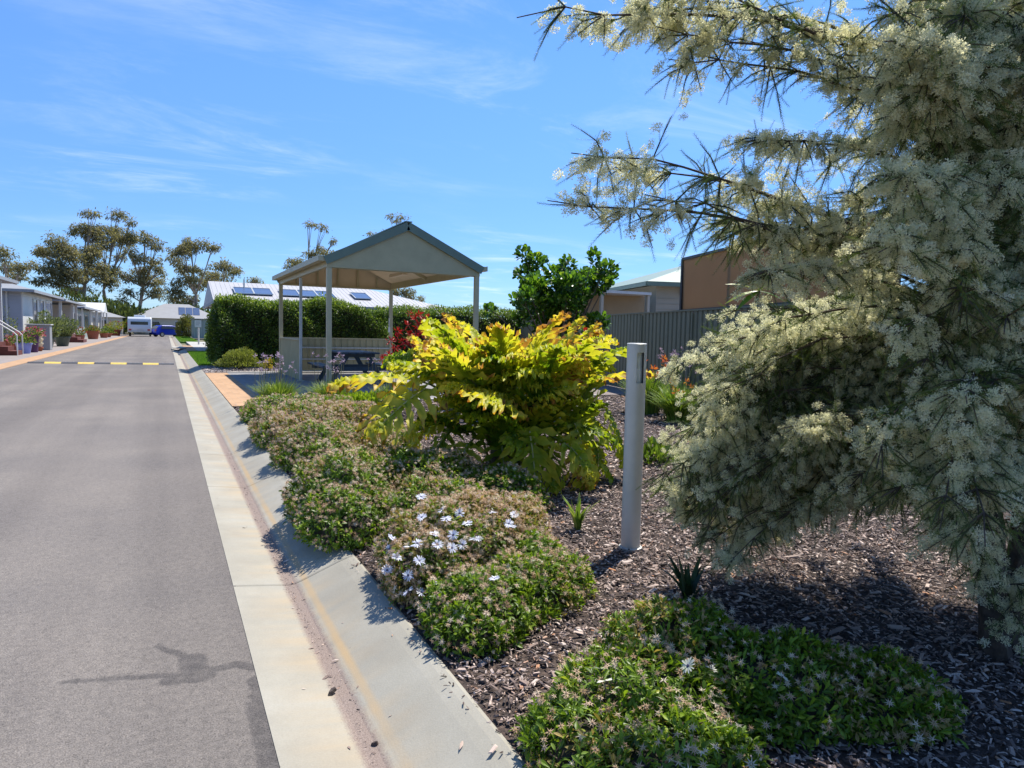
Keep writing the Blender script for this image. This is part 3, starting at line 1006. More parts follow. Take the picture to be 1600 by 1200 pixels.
def bollard(label, c, h=1.24, r=0.058):
    t = thing('bollard_light', label, 'bollard light', c, 'bollard lights')
    x, y, z = c
    # tube with a window slot cut in its upper part, facing the viewer
    a = np.linspace(0, 2 * np.pi, 33)[:-1]
    hz = [0.0, h - .23, h - .05, h - .004]
    slot = (a > R(232)) & (a < R(282))
    mb = MB()
    V = np.array([(x + r * math.cos(t_), y + r * math.sin(t_), z + q) for q in hz for t_ in a])
    F = []
    for k in range(3):
        for i in range(32):
            j = (i + 1) % 32
            if k == 1 and slot[i] and slot[j]:
                continue
            F.append((k * 32 + i, k * 32 + j, (k + 1) * 32 + j, (k + 1) * 32 + i))
    mb.add(V, np.array(F))
    p = mb.build('post', M_BOL, t, smooth=True)
    MB().lathe((x, y, z + h - .004), [(r + .001, 0), (r + .001, .004), (r - .004, .008), (0.0, .009)], 32).build('cap', M_BOL, t)
    MB().lathe((x, y, z + h - .24), [(r - .022, 0), (r - .022, .20), ], 24).build('lens', M_LENS, t, smooth=True)
    MB().lathe((x, y, z + h - .22), [(.0365, 0), (.0368, .075), (0.03, .08)], 12).build('lamp', solid('white_lamp', (0.85, 0.85, 0.8), 0.3), t, smooth=True)
    MB().lathe((x, y, z - .01), [(r + .012, 0), (r + .012, .018), (r + .002, .022)], 28).build('collar', M_BOL, t)
    return t


b1 = bollard('round grey metal bollard light standing in mulch beside yellow leaves', (2.51, 3.34, 0.088))
b1.rotation_euler = (R(0.5), R(-0.5), 0)
bollard('pale bollard light standing on the far driveway before a green fence', (2.12, 56, 0.088), 1.22)

# ------------------------------------------------------------------ right hand fence, house, shade screen
M_FENCE = solid('olive_sheet_fence', (0.165, 0.165, 0.105), 0.55, 0.06, 2.5, dirt=0.08)
FD = np.array([0.225, 0.974])
F0 = np.array([9.8, 12.9])
fn = thing('sheet_fence', 'tall dark olive ribbed steel fence along the garden edge', 'fence', (F0[0], F0[1], 0.08))
FZ0, FZ1 = 0.10, 1.90
for k in range(-4, 8):
    p, q = F0 + FD * (2.38 * k + .0), F0 + FD * (2.38 * k + 2.33)
    ribbed(MB(), q, p, FZ0, FZ1, 0.19, 0.03).build('panel', M_FENCE, fn)
for k in range(-4, 9):
    p = F0 + FD * (2.38 * k - .025)
    MB().obox((p[0], p[1], (0.085 + 1.86) / 2), (-FD[1], FD[0], 0), (FD[0], FD[1], 0), (0, 0, 1), .03, .024, (1.86 - 0.085) / 2).build('post', M_FENCE, fn)
a, b_ = F0 - FD * 9.55, F0 + FD * 19.0
MB().bar((a[0], a[1], FZ1 + .016), (b_[0], b_[1], FZ1 + .016), .05, .03).build('top_rail', M_FENCE, fn)

# green roofed house beyond the fence
M_GROOF = solid('pale_green_roof', (0.22, 0.29, 0.23), 0.5, 0.08, 2)
M_CREAM = solid('cream_weatherboard', (0.42, 0.385, 0.31), 0.7, 0.06, 2)
M_TANW = solid('tan_wall', (0.33, 0.245, 0.145), 0.75, 0.08, 2)
gh = thing('green_roof_house', 'cream house with pale green hipped roof beyond the olive fence', 'house', (17, 22, -0.05))
D1 = np.array([0.276, 0.961, 0])
D2 = np.array([0.961, -0.276, 0])
Zv = np.array([0, 0, 1.0])
cor = at(1011, 440, 20.0)
EZ2 = cor[2]
cor[2] = 0
wc = cor + D1 * .62 + D2 * .62
mbw = MB()
mbw.obox(wc + D1 * 5 + D2 * 5 + Zv * (EZ2 / 2 - .05), D2, D1, Zv, 5, 5, EZ2 / 2 - .0)
mbw.build('wall', M_CREAM, gh)
c = [cor + Zv * (EZ2 + .02), cor + D2 * 11.2 + Zv * (EZ2 + .02), cor + D1 * 11.2 + D2 * 11.2 + Zv * (EZ2 + .02), cor + D1 * 11.2 + Zv * (EZ2 + .02)]
rp = cor + D1 * 5.6 + D2 * 5.6 + Zv * (EZ2 + 1.75)
MB().add(c + [rp], [[0, 1, 4], [1, 2, 4], [2, 3, 4], [3, 0, 4], [0, 3, 2, 1]]).build('roof', M_GROOF, gh)
mb = MB()
for p, q in ((c[0], c[1]), (c[0], c[3]), (c[1], c[2]), (c[3], c[2])):
    mb.bar(p - Zv * .09, q - Zv * .09, .10, .14)
mb.build('fascia_gutter', M_TRIM, gh)
pp = wc - D2 * .045 + D1 * .3
mb = MB().obox(cor + D1 * .55 + D2 * 1.6 + Zv * (EZ2 - .22), D2, D1, Zv, .05, .05, .2)
mb.build('downpipe_head', M_CREAM, gh)
mb = MB()
for k in range(9):
    z = 1.2 + k * .2
    mb.obox(wc + D2 * 5 - D1 * .012 + Zv * z, D2, D1, Zv, 5.0, .01, .006)
mb.build('board_lip', M_CREAM, gh)  # thin proud lips across the wall, in its own cream
# carport on its left side
cp = thing('carport', 'flat white edged carport with tan walls beside the cream house', 'carport', (13, 20, -0.05))
e0, e1 = at(1018, 458, 19.0), at(885, 458, 19.0)
zc = e0[2] + 0.02
mb = MB().prism([(e1[0], e1[1]), (e0[0], e0[1]), (e0[0] + 1.5, e0[1] + 5.5), (e1[0] + 1.5, e1[1] + 5.5)], zc - .09, zc)
mb.build('roof', solid('white_fascia', (0.55, 0.56, 0.55), 0.5), cp)
mb = MB().prism([(e1[0] - .2, e1[1] + 1.8), (e0[0] + .3, e0[1] + .75), (e0[0] + .35, e0[1] + .85), (e1[0] - .15, e1[1] + 1.9)], -0.05, zc - .09)
mb.build('wall', M_TANW, cp)
for t in (0.05, 0.42, .98):
    p = e1 + (e0 - e1) * t
    MB().box(p[0] - .05, p[0] + .05, p[1] + .05, p[1] + .15, -0.05, zc - .095).build('post', M_CREAM, cp)

# brown shade blind on a verandah edge, nearer than the house
ss = thing('shade_blind', 'large brown mesh shade blind in a dark frame above the olive fence', 'shade blind', (13.5, 16, -0.05))
M_CLOTH = leafmat('brown_mesh_cloth', [(0, (0.40, 0.275, 0.155)), (1, (0.47, 0.325, 0.19))], 0.5, 0.85, .2, (1, 1, 1), 1.5)
M_DARK = solid('dark_frame', (0.045, 0.04, 0.038), 0.5, 0.1, 5)
s0 = at(1068, 405, 16.0)
zt, zb = s0[2], at(1068, 487, 16.0)[2]
SD = np.array([math.sin(R(16)), math.cos(R(16)), 0])
sp = lambda t, z: np.array([s0[0] - SD[0] * t, s0[1] - SD[1] * t, z])
SN = np.array([SD[1], -SD[0], 0])
LN = 8.6
mb = MB()
nx = 40
us = np.linspace(0, LN, nx)
V = np.concatenate([[sp(u, z) + SN * (.02 * math.sin(u * 2.1 + z)) for u in us] for z in np.linspace(zb, zt, 6)])
F = np.array([(k * nx + i, k * nx + i + 1, (k + 1) * nx + i + 1, (k + 1) * nx + i) for k in range(5) for i in range(nx - 1)])
mb.add(V, F).add(V + SN * .01, F[:, ::-1])
mb.build('cloth', M_CLOTH, ss, smooth=True)
mb = MB()
mb.bar(sp(-.02, zt) - SN * .02, sp(LN, zt) - SN * .02, .06, .07).bar(sp(-.02, zb) - SN * .02, sp(LN, zb) - SN * .02, .06, .11).bar(sp(0, zb) - SN * .024, sp(0, zt) - SN * .024, .06, .07)
mb.build('frame', M_DARK, ss)
for u in (0, 2.7, 5.4, LN):
    MB().bar(sp(u, -0.05) + SN * .06, sp(u, zt) + SN * .06, .07, .07).build('post', M_DARK, ss)
# ------------------------------------------------------------------ clipped hedge behind the shelter
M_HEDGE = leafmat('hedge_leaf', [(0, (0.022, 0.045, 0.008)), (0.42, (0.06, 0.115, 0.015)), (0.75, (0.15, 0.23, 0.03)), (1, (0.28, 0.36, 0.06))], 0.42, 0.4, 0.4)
M_STEM_FILL = solid('dark_stems_and_filler', (0.035, 0.028, 0.018), 0.9, 0.3, 8)
LV, LF = leaf(1.0, 0.55, [0.1, 0.8, 1.0, 0.7, 0.05], 0.12, 0.12)
LV2, LF2 = leaf(1.0, 0.5, [0.15, 1.0, 0.1], 0.12, 0.1)


def hedge(name, label, x0, x1, y0, y1, zt, n, seed, cat='hedge', topf=None, lsz=0.07):
    rng = np.random.default_rng(seed)
    t = thing(name, label, cat, ((x0 + x1) / 2, (y0 + y1) / 2, 0.09))
    A = np.array([(x1 - x0) * (y1 - y0), (x1 - x0) * zt, (y1 - y0) * zt, (y1 - y0) * zt])
    pick = rng.choice(4, n, p=A / A.sum())
    u, v, w = rng.uniform(0, 1, n), rng.uniform(0, 1, n), rng.uniform(0, 1, n)
    x = np.where(pick == 2, x0, np.where(pick == 3, x1, x0 + u * (x1 - x0)))
    y = np.where(pick == 0, y0 + v * (y1 - y0), np.where(pick == 1, y0, y0 + v * (y1 - y0)))
    z = np.where(pick == 0, zt, w * zt)
    nx = np.where(pick == 2, -1, np.where(pick == 3, 1, 0.0))
    ny = np.where(pick == 1, -1, 0.0)
    nz = np.where(pick == 0, 1, 0.0)
    # rounded, lumpy faces
    lump = 0.13 * np.sin(x * 2.3 + 1.1 * z) * np.sin(y * 1.9 + z * 2.7) + 0.09 * np.sin(x * 5.1 + z * 4.3 + y * 3.7) + rng.normal(0, .055, n)
    edge = np.maximum(0, z - (zt - .45)) ** 2 * 0.9 + np.maximum(0, .25 - z) * .5
    off = lump - np.where(pick > 0, edge, 0)
    z = z + (topf(x) if topf is not None else 0) * (z / zt)
    P = np.stack([x + nx * off, y + ny * off, 0.09 + np.maximum(.03, z + nz * lump)], 1)
    N_ = np.stack([nx, ny, nz + .45], 1)
    d = unit(N_ * .8 + rdir(rng, n) * .9)
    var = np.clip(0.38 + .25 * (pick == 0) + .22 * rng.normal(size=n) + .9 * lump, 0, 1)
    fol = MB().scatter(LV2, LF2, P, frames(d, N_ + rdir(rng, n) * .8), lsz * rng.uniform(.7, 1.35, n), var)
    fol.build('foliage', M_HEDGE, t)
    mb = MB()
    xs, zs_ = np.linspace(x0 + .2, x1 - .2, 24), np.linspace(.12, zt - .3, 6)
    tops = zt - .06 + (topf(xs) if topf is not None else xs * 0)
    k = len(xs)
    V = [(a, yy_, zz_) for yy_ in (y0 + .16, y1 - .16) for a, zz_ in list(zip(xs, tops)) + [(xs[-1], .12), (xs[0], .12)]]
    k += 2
    mb.add(V, [list(range(k))[::-1], list(range(k, 2 * k))] + [[i, (i + 1) % k, k + (i + 1) % k, k + i] for i in range(k)])  # added solid core, its dark colour stands in for shade between leaves
    for k in range(int((x1 - x0) * 2.2)):
        px_ = x0 + .35 + rng.uniform(0, 1) * (x1 - x0 - .7)
        mb.tube([(px_, y0 + .5, 0.0), (px_ + rng.normal(0, .1), y0 + .42, .7), (px_ + rng.normal(0, .2), y0 + .3, 1.4)], [.035, .025, .012], 6)
    mb.build('stems', M_STEM_FILL, t)
    return t


hedge('clipped_hedge', 'long tall clipped dark green hedge behind the picnic shelter', 1.46, 6.9, 23.6, 25.6, 2.12, 52000, 5, topf=lambda x: .10 * np.sin(x * 1.7) - .02 * (x - 1.3))
hedge('clipped_hedge', 'lower clipped green hedge right of the shelter reaching the glossy small tree', 7.1, 14.5, 24.2, 26.0, 1.98, 36000, 6, topf=lambda x: .06 * np.sin(x * 2.1) + .015 * (x - 7))
# soft green shoots that stand above the hedge
def tuft(name, label, cat, c, rx, ry, h, n, m, lsz, seed, leafT=(LV2, LF2), group=None, stems=True, up=.6, z0=.15):
    """loose leafy shrub: leaf sprays through a domed volume, on thin stems"""
    rng = np.random.default_rng(seed)
    t = thing(name, label, cat, c, group)
    q = rdir(rng, n)
    q[:, 2] = np.abs(q[:, 2])
    rr = rng.uniform(.45, 1, n) ** .5
    lump = 1 + .16 * np.sin(q[:, 0] * 5 + seed) * np.sin(q[:, 1] * 4.4 + 2 * seed) + .1 * np.sin(q[:, 2] * 9 + seed)
    P = np.stack([c[0] + q[:, 0] * rx * rr * lump, c[1] + q[:, 1] * ry * rr * lump, c[2] + z0 * h + q[:, 2] * h * (1 - z0) * rr * lump], 1)
    d = unit(q + np.array([0, 0, up]) + .6 * rdir(rng, n))
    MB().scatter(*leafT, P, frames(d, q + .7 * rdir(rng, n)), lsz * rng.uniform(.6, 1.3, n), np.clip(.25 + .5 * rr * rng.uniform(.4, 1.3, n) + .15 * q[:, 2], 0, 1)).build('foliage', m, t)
    if stems:
        mb = MB()
        for k in range(14):
            e = P[rng.integers(n)]
            b = np.array([c[0] + rng.normal(0, rx * .1), c[1] + rng.normal(0, ry * .1), c[2] - .01])
            mb.tube([b, b * .4 + e * .6 + np.array([0, 0, .1 * h]), e], np.array([.02, .014, .005]) * max(.4, h), 5)
        mb.build('stems', M_STEM_FILL, t)
    return t


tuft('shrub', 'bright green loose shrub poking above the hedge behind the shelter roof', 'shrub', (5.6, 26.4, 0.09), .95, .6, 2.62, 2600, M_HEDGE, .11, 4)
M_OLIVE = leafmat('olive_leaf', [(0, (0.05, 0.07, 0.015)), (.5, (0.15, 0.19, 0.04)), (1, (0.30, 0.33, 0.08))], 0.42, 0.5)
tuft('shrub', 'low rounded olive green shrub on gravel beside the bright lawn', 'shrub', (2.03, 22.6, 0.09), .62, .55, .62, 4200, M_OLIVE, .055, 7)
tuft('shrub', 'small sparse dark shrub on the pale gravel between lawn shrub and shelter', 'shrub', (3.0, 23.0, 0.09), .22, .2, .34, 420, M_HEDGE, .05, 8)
M_YLW = leafmat('yellow_leaf', [(0, (0.35, 0.26, 0.02)), (1, (0.62, 0.50, 0.05))], .35)
tuft('flower', 'small bright yellow flowering plant at the back post of the shelter', 'plant', (2.72, 21.75, 0.09), .13, .13, .42, 240, M_YLW, .05, 9)

# ------------------------------------------------------------------ houses
M_GLASS = solid('dark_window_glass', (0.025, 0.03, 0.035), 0.08, 0.1, 2)
M_WHITE = solid('white_paint', (0.60, 0.60, 0.58), 0.5, 0.05, 3)
M_ROOFG = solid('grey_roof_sheet', (0.30, 0.30, 0.30), 0.5, 0.06, 1.5)
M_ROOFD = solid('darker_grey_roof', (0.27, 0.28, 0.30), 0.5, 0.06, 1.5)
M_ROOFW = solid('off_white_roof_sheet', (0.42, 0.41, 0.41), 0.5, 0.04, 1.5)
M_BRICKR = paver_mat('dark_red_brick', ((0.16, 0.045, 0.03), (0.20, 0.06, 0.04)), 0.23, 0.08, 0, (0.2, 0.15, 0.13))
M_BLUEG = solid('pale_blue_grey_board', (0.36, 0.38, 0.42), 0.6, 0.05, 2)
M_GREENG = solid('grey_green_board', (0.28, 0.33, 0.31), 0.6, 0.05, 2)
M_BEIGE = solid('beige_board', (0.50, 0.46, 0.38), 0.6, 0.05, 2)
M_LAV = solid('pale_lavender_board', (0.52, 0.47, 0.55), 0.6, 0.05, 2)


def hip(x0, x1, y0, y1, ze, zr, run=None):
    """hipped roof with the ridge along the longer side"""
    mb = MB()
    if (y1 - y0) >= (x1 - x0):
        r_ = (x1 - x0) / 2 if run is None else run
        rg = [((x0 + x1) / 2, y0 + r_, zr), ((x0 + x1) / 2, y1 - r_, zr)]
        F = [[0, 1, 4], [1, 2, 5, 4], [2, 3, 5], [3, 0, 4, 5], [0, 3, 2, 1]]
    else:
        r_ = (y1 - y0) / 2 if run is None else run
        rg = [(x0 + r_, (y0 + y1) / 2, zr), (x1 - r_, (y0 + y1) / 2, zr)]
        F = [[0, 1, 5, 4], [1, 2, 5], [2, 3, 4, 5], [3, 0, 4], [0, 3, 2, 1]]
    V = [(x0, y0, ze), (x1, y0, ze), (x1, y1, ze), (x0, y1, ze)] + rg
    return mb.add(V, F)


def gutter(t, x0, x1, y0, y1, ze, m):
    mb = MB()
    for p, q in (((x0, y0), (x1, y0)), ((x1, y0), (x1, y1)), ((x1, y1), (x0, y1)), ((x0, y1), (x0, y0))):
        mb.bar((*p, ze - .075), (*q, ze - .075), .10, .15)
    mb.build('gutter', m, t)


def win_x(t, x, y0, y1, z0, z1, bars=1, m=None):
    """window in a wall that faces +x"""
    mb = MB()
    f = .06
    mb.box(x, x + .05, y0, y1, z0, z0 + f).box(x, x + .05, y0, y1, z1 - f, z1).box(x, x + .05, y0, y0 + f, z0 + f, z1 - f).box(x, x + .05, y1 - f, y1, z0 + f, z1 - f)
    for k in range(bars):
        yy = y0 + (y1 - y0) * (k + 1) / (bars + 1)
        mb.box(x, x + .045, yy - .025, yy + .025, z0 + f, z1 - f)
    fr = mb.build('window', m or M_WHITE, t)
    MB().box(x + .004, x + .018, y0 + f, y1 - f, z0 + f, z1 - f).build('pane', M_GLASS, fr)


def boards(t, x0, x1, y, z0, z1, m):
    """thin proud weatherboard lips on a wall facing the camera"""
    mb = MB()
    z = z0 + .18
    while z < z1 - .05:
        mb.box(x0, x1, y - .014, y, z - .012, z)
        z += .18
    mb.build('weatherboard_lip', m, t)


# first house: pale blue-grey side wall, white street front with three dark slot windows
h1 = thing('park_home', 'pale blue grey house with white front and tall narrow dark windows', 'house', (-12, 51.5, 0))
MB().box(-17, -7.1, 46, 57, 0.0, 3.2).build('wall', M_BLUEG, h1)
boards(h1, -17, -7.1, 46, .3, 3.1, M_BLUEG)
MB().box(-7.098, -7.04, 46.0, 57, 0.02, 3.1).build('front_cladding', M_WHITE, h1)
for y0, y1 in ((49.2, 50.6), (51.7, 53.1), (54.1, 56.4)):
    win_x(h1, -7.04, y0, y1, .9, 2.85, 0)
hip(-17.6, -6.45, 45.4, 57.6, 3.22, 4.75).build('roof', M_ROOFG, h1)
gutter(h1, -17.6, -6.45, 45.4, 57.6, 3.22, M_ROOFD)
MB().tube([(-7.75, 45.93, 3.1), (-7.75, 45.93, 0.05)], .05, 8).build('downpipe', M_WHITE, h1)
# second house: dark red porch with white columns
h2 = thing('park_home', 'house with dark red brick porch and slim pale columns', 'house', (-12, 65.5, 0))
MB().box(-17, -9.8, 59.5, 69.9, 0, 3.0).build('wall', M_BRICKR, h2)
MB().box(-12, -7.2, 70, 72, 0.0, 3.0).build('front_bay', M_WHITE, h2)
win_x(h2, -7.2, 70.4, 71.6, .8, 2.4, 1)
hip(-17.4, -6.5, 58.9, 72.7, 3.18, 4.4).build('roof', M_ROOFG, h2)
gutter(h2, -17.4, -6.5, 58.9, 72.7, 3.18, M_ROOFD)
for y in (59.5, 66.5, 69.2):
    MB().box(-6.95, -6.78, y, y + .17, 0.012, 3.03).build('column', M_WHITE, h2)
win_x(h2, -9.8, 61, 63, .8, 2.3, 1)
# third house: grey-green with wide dark windows
h3 = thing('park_home', 'grey green house with a wide dark window bay and white posts', 'house', (-12, 81, 0))
MB().box(-17, -7.5, 74.5, 88, 0, 2.85).build('wall', M_GREENG, h3)
hip(-17.4, -6.7, 74, 89, 3.0, 4.3).build('roof', M_ROOFG, h3)
gutter(h3, -17.4, -6.7, 74, 89, 3.0, M_ROOFD)
win_x(h3, -7.5, 77, 81.5, .9, 2.4, 3)
win_x(h3, -7.5, 83, 86.5, .7, 2.45, 1, M_GREENG)
for y in (74.6, 82.2, 88.4):
    MB().box(-6.98, -6.85, y, y + .13, 0.012, 2.86).build('column', M_WHITE, h3)
h4 = thing('park_home', 'beige house with a white gable and dark shaded porch far down the road', 'house', (-12, 98, 0))
MB().box(-17, -7.6, 91, 106, 0, 2.9).build('wall', M_BEIGE, h4)
hip(-17.4, -6.9, 90.4, 100, 3.05, 4.5).build('roof', M_ROOFG, h4)
MB().add([(-6.95, 100.1, 2.95), (-6.95, 105.9, 2.95), (-6.95, 103, 4.2), (-17, 100.1, 2.95), (-17, 105.9, 2.95), (-17, 103, 4.2)],
         [[0, 1, 2], [3, 5, 4], [0, 2, 5, 3], [1, 4, 5, 2], [0, 3, 4, 1]]).build('gable_roof', M_WHITE, h4)
win_x(h4, -7.6, 93, 96, .8, 2.3, 2)
win_x(h4, -7.6, 101.5, 104.5, .9, 2.3, 3)
for y in (91.4, 97, 100.2, 105.6):
    MB().box(-7.1, -6.97, y, y + .13, 0.012, 2.94).build('column', M_WHITE, h4)
# nearest porch at the very left edge of the frame
h0 = thing('park_home', 'house corner with lavender wall and slim white porch post at photo edge', 'house', (-11, 38, 0))
MB().box(-17, -7.25, 30, 39.6, 0, 3.2).build('wall', M_LAV, h0)
MB().box(-17.3, -6.25, 29.5, 40.0, 3.22, 3.36).build('roof', M_ROOFD, h0)
MB().box(-6.50, -6.40, 36.9, 37.0, 0.012, 3.22).build('column', M_WHITE, h0)
MB().box(-7.248, -6.55, 30, 36.1, 0.012, 0.62).build('porch_floor', solid('porch_boards', (0.25, 0.18, 0.13), 0.7), h0)
# porch stair with two white handrails
st = thing('porch_stairs', 'short porch stairs with two sloping white handrails at the left edge', 'stairs', (-6.2, 35.8, 0.012))
M_STEP = solid('dark_red_step', (0.12, 0.03, 0.02), 0.7, 0.15, 6)
for k in range(3):
    MB().box(-6.53 + .3 * k, -6.23 + .3 * k, 35.15, 36.45, 0.012, .56 - .18 * k).build('tread', M_STEP, st)
for y in (35.2, 36.4):
    MB().tube([(-6.54, y, .62), (-6.54, y, 1.52), (-6.50, y, 1.53), (-5.72, y, .98), (-5.62, y, .86), (-5.62, y, .012)], .028, 8).build('handrail', M_WHITE, st)

# end of the street: houses across the cross road
def far_house(label, x0, x1, y0, y1, ze, zr, wm, rm, solar=False):
    t = thing('far_house', label, 'house', ((x0 + x1) / 2, (y0 + y1) / 2, -.06), 'houses across the end of the road')
    MB().box(x0 + .5, x1 - .5, y0 + .5, y1 - .5, -.06, ze).build('wall', wm, t)
    hip(x0, x1, y0, y1, ze, zr).build('roof', rm, t)
    for k in range(3):
        xx = x0 + (x1 - x0) * (.2 + .27 * k)
        f = MB().box(xx, xx + 1.5, y0 + .44, y0 + .5, .9, 2.2).build('window', M_WHITE, t)
        MB().box(xx + .08, xx + 1.42, y0 + .42, y0 + .45, .98, 2.12).build('pane', M_GLASS, f)
    if solar:
        r_ = (y1 - y0) / 2
        for k in range(3):
            xx = (x0 + x1) / 2 + .2 + 1.1 * k
            V = []
            for (u, w) in ((0, .25), (1.0, .25), (1.0, .75), (0, .75)):
                V.append((xx + u, y0 + r_ * w, ze + (zr - ze) * w + .06))
            for (u, w) in ((0, .25), (1.0, .25), (1.0, .75), (0, .75)):
                V.append((xx + u, y0 + r_ * w, ze + (zr - ze) * w + .03))
            MB().add(V, [[0, 1, 2, 3], [7, 6, 5, 4]] + [[i, i + 4, (i + 1) % 4 + 4, (i + 1) % 4] for i in range(4)]).build('solar_panel', M_SOLAR, t)


M_SOLAR = solid('solar_glass', (0.075, 0.11, 0.20), 0.2, 0.1, 3)
far_house('grey hip roofed house with solar panels behind the blue car', -5.2, 8.5, 126, 136, 2.7, 5.2, M_BEIGE, M_ROOFG, True)
far_house('low beige flat fronted house behind the white caravan', -21, -5.6, 122, 131, 2.6, 4.0, M_BEIGE, M_ROOFG)
far_house('half hidden pale house behind the green shed at the far right kerb', 9.5, 22, 110, 122, 2.6, 5.0, M_WHITE, M_ROOFW)

# house with solar panels behind the hedge
sh_ = thing('solar_house', 'wide house with off white roof and solar panels behind the hedge', 'house', (8.5, 44, -.06))
MB().box(2.6, 14.6, 39.5, 49, -.06, 2.72).build('wall', M_BEIGE, sh_)
RY, RZ = 43.6, 4.03
V = [(2.18, 38.6, 2.72), (15.6, 38.6, 2.72), (15.6, 49.5, 2.72), (2.18, 49.5, 2.72), (2.18, RY, RZ), (11.4, RY, RZ)]
MB().add(V, [[0, 1, 5, 4], [1, 2, 5], [2, 3, 4, 5], [3, 0, 4], [0, 3, 2, 1]]).build('roof', M_ROOFW, sh_)
gutter(sh_, 2.18, 15.6, 38.6, 49.5, 2.72, M_ROOFD)


def on_roof(x, w, lift):
    return (x, 38.6 + (RY - 38.6) * w, 2.72 + (RZ - 2.72) * w + lift)


for x in (3.35, 4.35, 5.8, 6.8, 7.8, 9.9):
    V = [on_roof(x + du, w, .10) for du, w in ((0, .33), (.96, .33), (.96, .63), (0, .63))] + [on_roof(x + du, w, .06) for du, w in ((0, .33), (.96, .33), (.96, .63), (0, .63))]
    pn = MB().add(V, [[0, 1, 2, 3], [7, 6, 5, 4]] + [[i, i + 4, (i + 1) % 4 + 4, (i + 1) % 4] for i in range(4)]).build('solar_panel', M_SOLAR, sh_)
    mb = MB()
    for p, q in ((0, 1), (1, 2), (2, 3), (3, 0)):
        mb.bar(np.array(V[p]) + [0, 0, .004], np.array(V[q]) + [0, 0, .004], .035, .035)
    mb.build('panel_frame', M_GALV, pn)
MB().tube([on_roof(4.0, .75, -.1), on_roof(4.0, .75, .45)], .05, 8).build('vent_pipe', M_GALV, sh_)
mb = MB()
for k in range(54):
    x = 2.28 + .25 * k
    wmax = 1.0 if x < 11.4 else (15.6 - x) / 4.2
    if wmax > .05:
        mb.bar(on_roof(x, .0, .006), on_roof(x, wmax * .99, .006), .03, .012)
mb.build('roof_rib', M_ROOFW, sh_)

# ------------------------------------------------------------------ things along the left footpath
M_CAB = solid('grey_cabinet', (0.27, 0.275, 0.285), 0.5, 0.08, 3, dirt=.15)
ub = thing('utility_cabinet', 'grey metal utility cabinet standing on the left footpath', 'cabinet', (-5.9, 42.8, .012))
MB().box(-6.38, -5.38, 42.5, 43.3, .012, 1.30).build('body', M_CAB, ub, bevel=.02)
MB().box(-6.44, -5.32, 42.42, 43.38, 1.30, 1.35).build('lid', M_WHITE, ub, bevel=.01)
mb = MB()
mb.box(-5.89, -5.875, 42.488, 42.5, .1, 1.26)
mb.build('door_seam', M_DARK, ub)
MB().box(-5.99, -5.94, 42.47, 42.5, .66, .80).build('door_handle', M_DARK, ub)

M_TERRA = solid('terracotta', (0.30, 0.09, 0.045), 0.75, 0.15, 6)
M_BLUE = solid('light_blue_glaze', (0.22, 0.28, 0.62), 0.35, 0.08, 5)
M_PURP = solid('deep_purple_glaze', (0.07, 0.02, 0.09), 0.35, 0.1, 5)
M_POTG = solid('dark_green_pot', (0.07, 0.095, 0.07), 0.5, 0.1, 5)
M_PINK = leafmat('pink_petal', [(0, (0.45, 0.06, 0.16)), (1, (0.75, 0.20, 0.35))], .3)
M_REDF = leafmat('red_petal', [(0, (0.28, 0.008, 0.012)), (.7, (0.45, 0.018, 0.02)), (1, (0.60, 0.05, 0.03))], .3)


def potted(label, c, r, h, potm, rx, hh, fm, n, lsz, seed, flower=None, nf=0):
    t = thing('potted_plant', label, 'potted plant', c)
    MB().lathe(c, [(0, 0.0), (r * .72, 0), (r * .98, h * .86), (r * 1.08, h * .88), (r * 1.08, h), (r * .95, h), (r * .9, h * .9), (0, h * .9)], 18).build('pot', potm, t, smooth=False)
    rng = np.random.default_rng(seed)

    def cloud(n, k0):
        q = rdir(rng, n)
        q[:, 2] = np.abs(q[:, 2]) if hh < rx else q[:, 2] * .5 + .5
        rr = rng.uniform(k0, 1, n) ** .5
        lump = 1 + .25 * np.sin(q[:, 0] * 6 + seed) * np.sin(q[:, 2] * 7 + seed)
        return q, np.stack([c[0] + q[:, 0] * rx * rr * lump, c[1] + q[:, 1] * rx * rr * lump, c[2] + h * .9 + q[:, 2] * hh * rr * lump], 1)
    q, P = cloud(n, .1)
    MB().scatter(LV2, LF2, P, frames(q + .8 * rdir(rng, n) + [0, 0, .4], rdir(rng, n)), lsz * rng.uniform(.6, 1.3, n), rng.uniform(.1, 1, n)).build('foliage', fm, t)
    if flower is not None:
        q, P = cloud(nf, .8)
        tag(MB().scatter(LV2, LF2, P, frames(q + .5 * rdir(rng, nf), rdir(rng, nf)), lsz * .8 * rng.uniform(.6, 1.3, nf), rng.uniform(0, 1, nf)).build('flowers', flower, t), kind='stuff')
    return t


M_GREYG = leafmat('grey_green_leaf', [(0, (0.07, 0.10, 0.045)), (.6, (0.16, 0.20, 0.09)), (1, (0.27, 0.31, 0.15))], .35)
potted('tall bushy grey green plant in a dark pot right of the utility cabinet', (-6.15, 47.3, .012), .40, .58, M_POTG, .85, 1.45, M_GREYG, 2400, .14, 21)
potted('second bushy grey green plant in a dark pot near the red porch', (-5.75, 50.5, .012), .42, .6, M_POTG, .75, 1.2, M_GREYG, 2000, .14, 22)
potted('pink flowering plant in a light blue pot beside the white handrails', (-5.75, 37.6, .012), .32, .48, M_BLUE, .45, .40, M_HEDGE, 500, .09, 23, M_PINK, 60)
potted('pink geranium bush in a terracotta pot left of the handrails', (-6.25, 39.6, .012), .30, .45, M_TERRA, .5, .5, M_HEDGE, 600, .09, 24, M_PINK, 420)
potted('pink geranium bush in a tall purple pot right of the handrails', (-5.62, 39.2, .012), .24, .85, M_PURP, .5, .42, M_HEDGE, 400, .09, 25, M_PINK, 300)
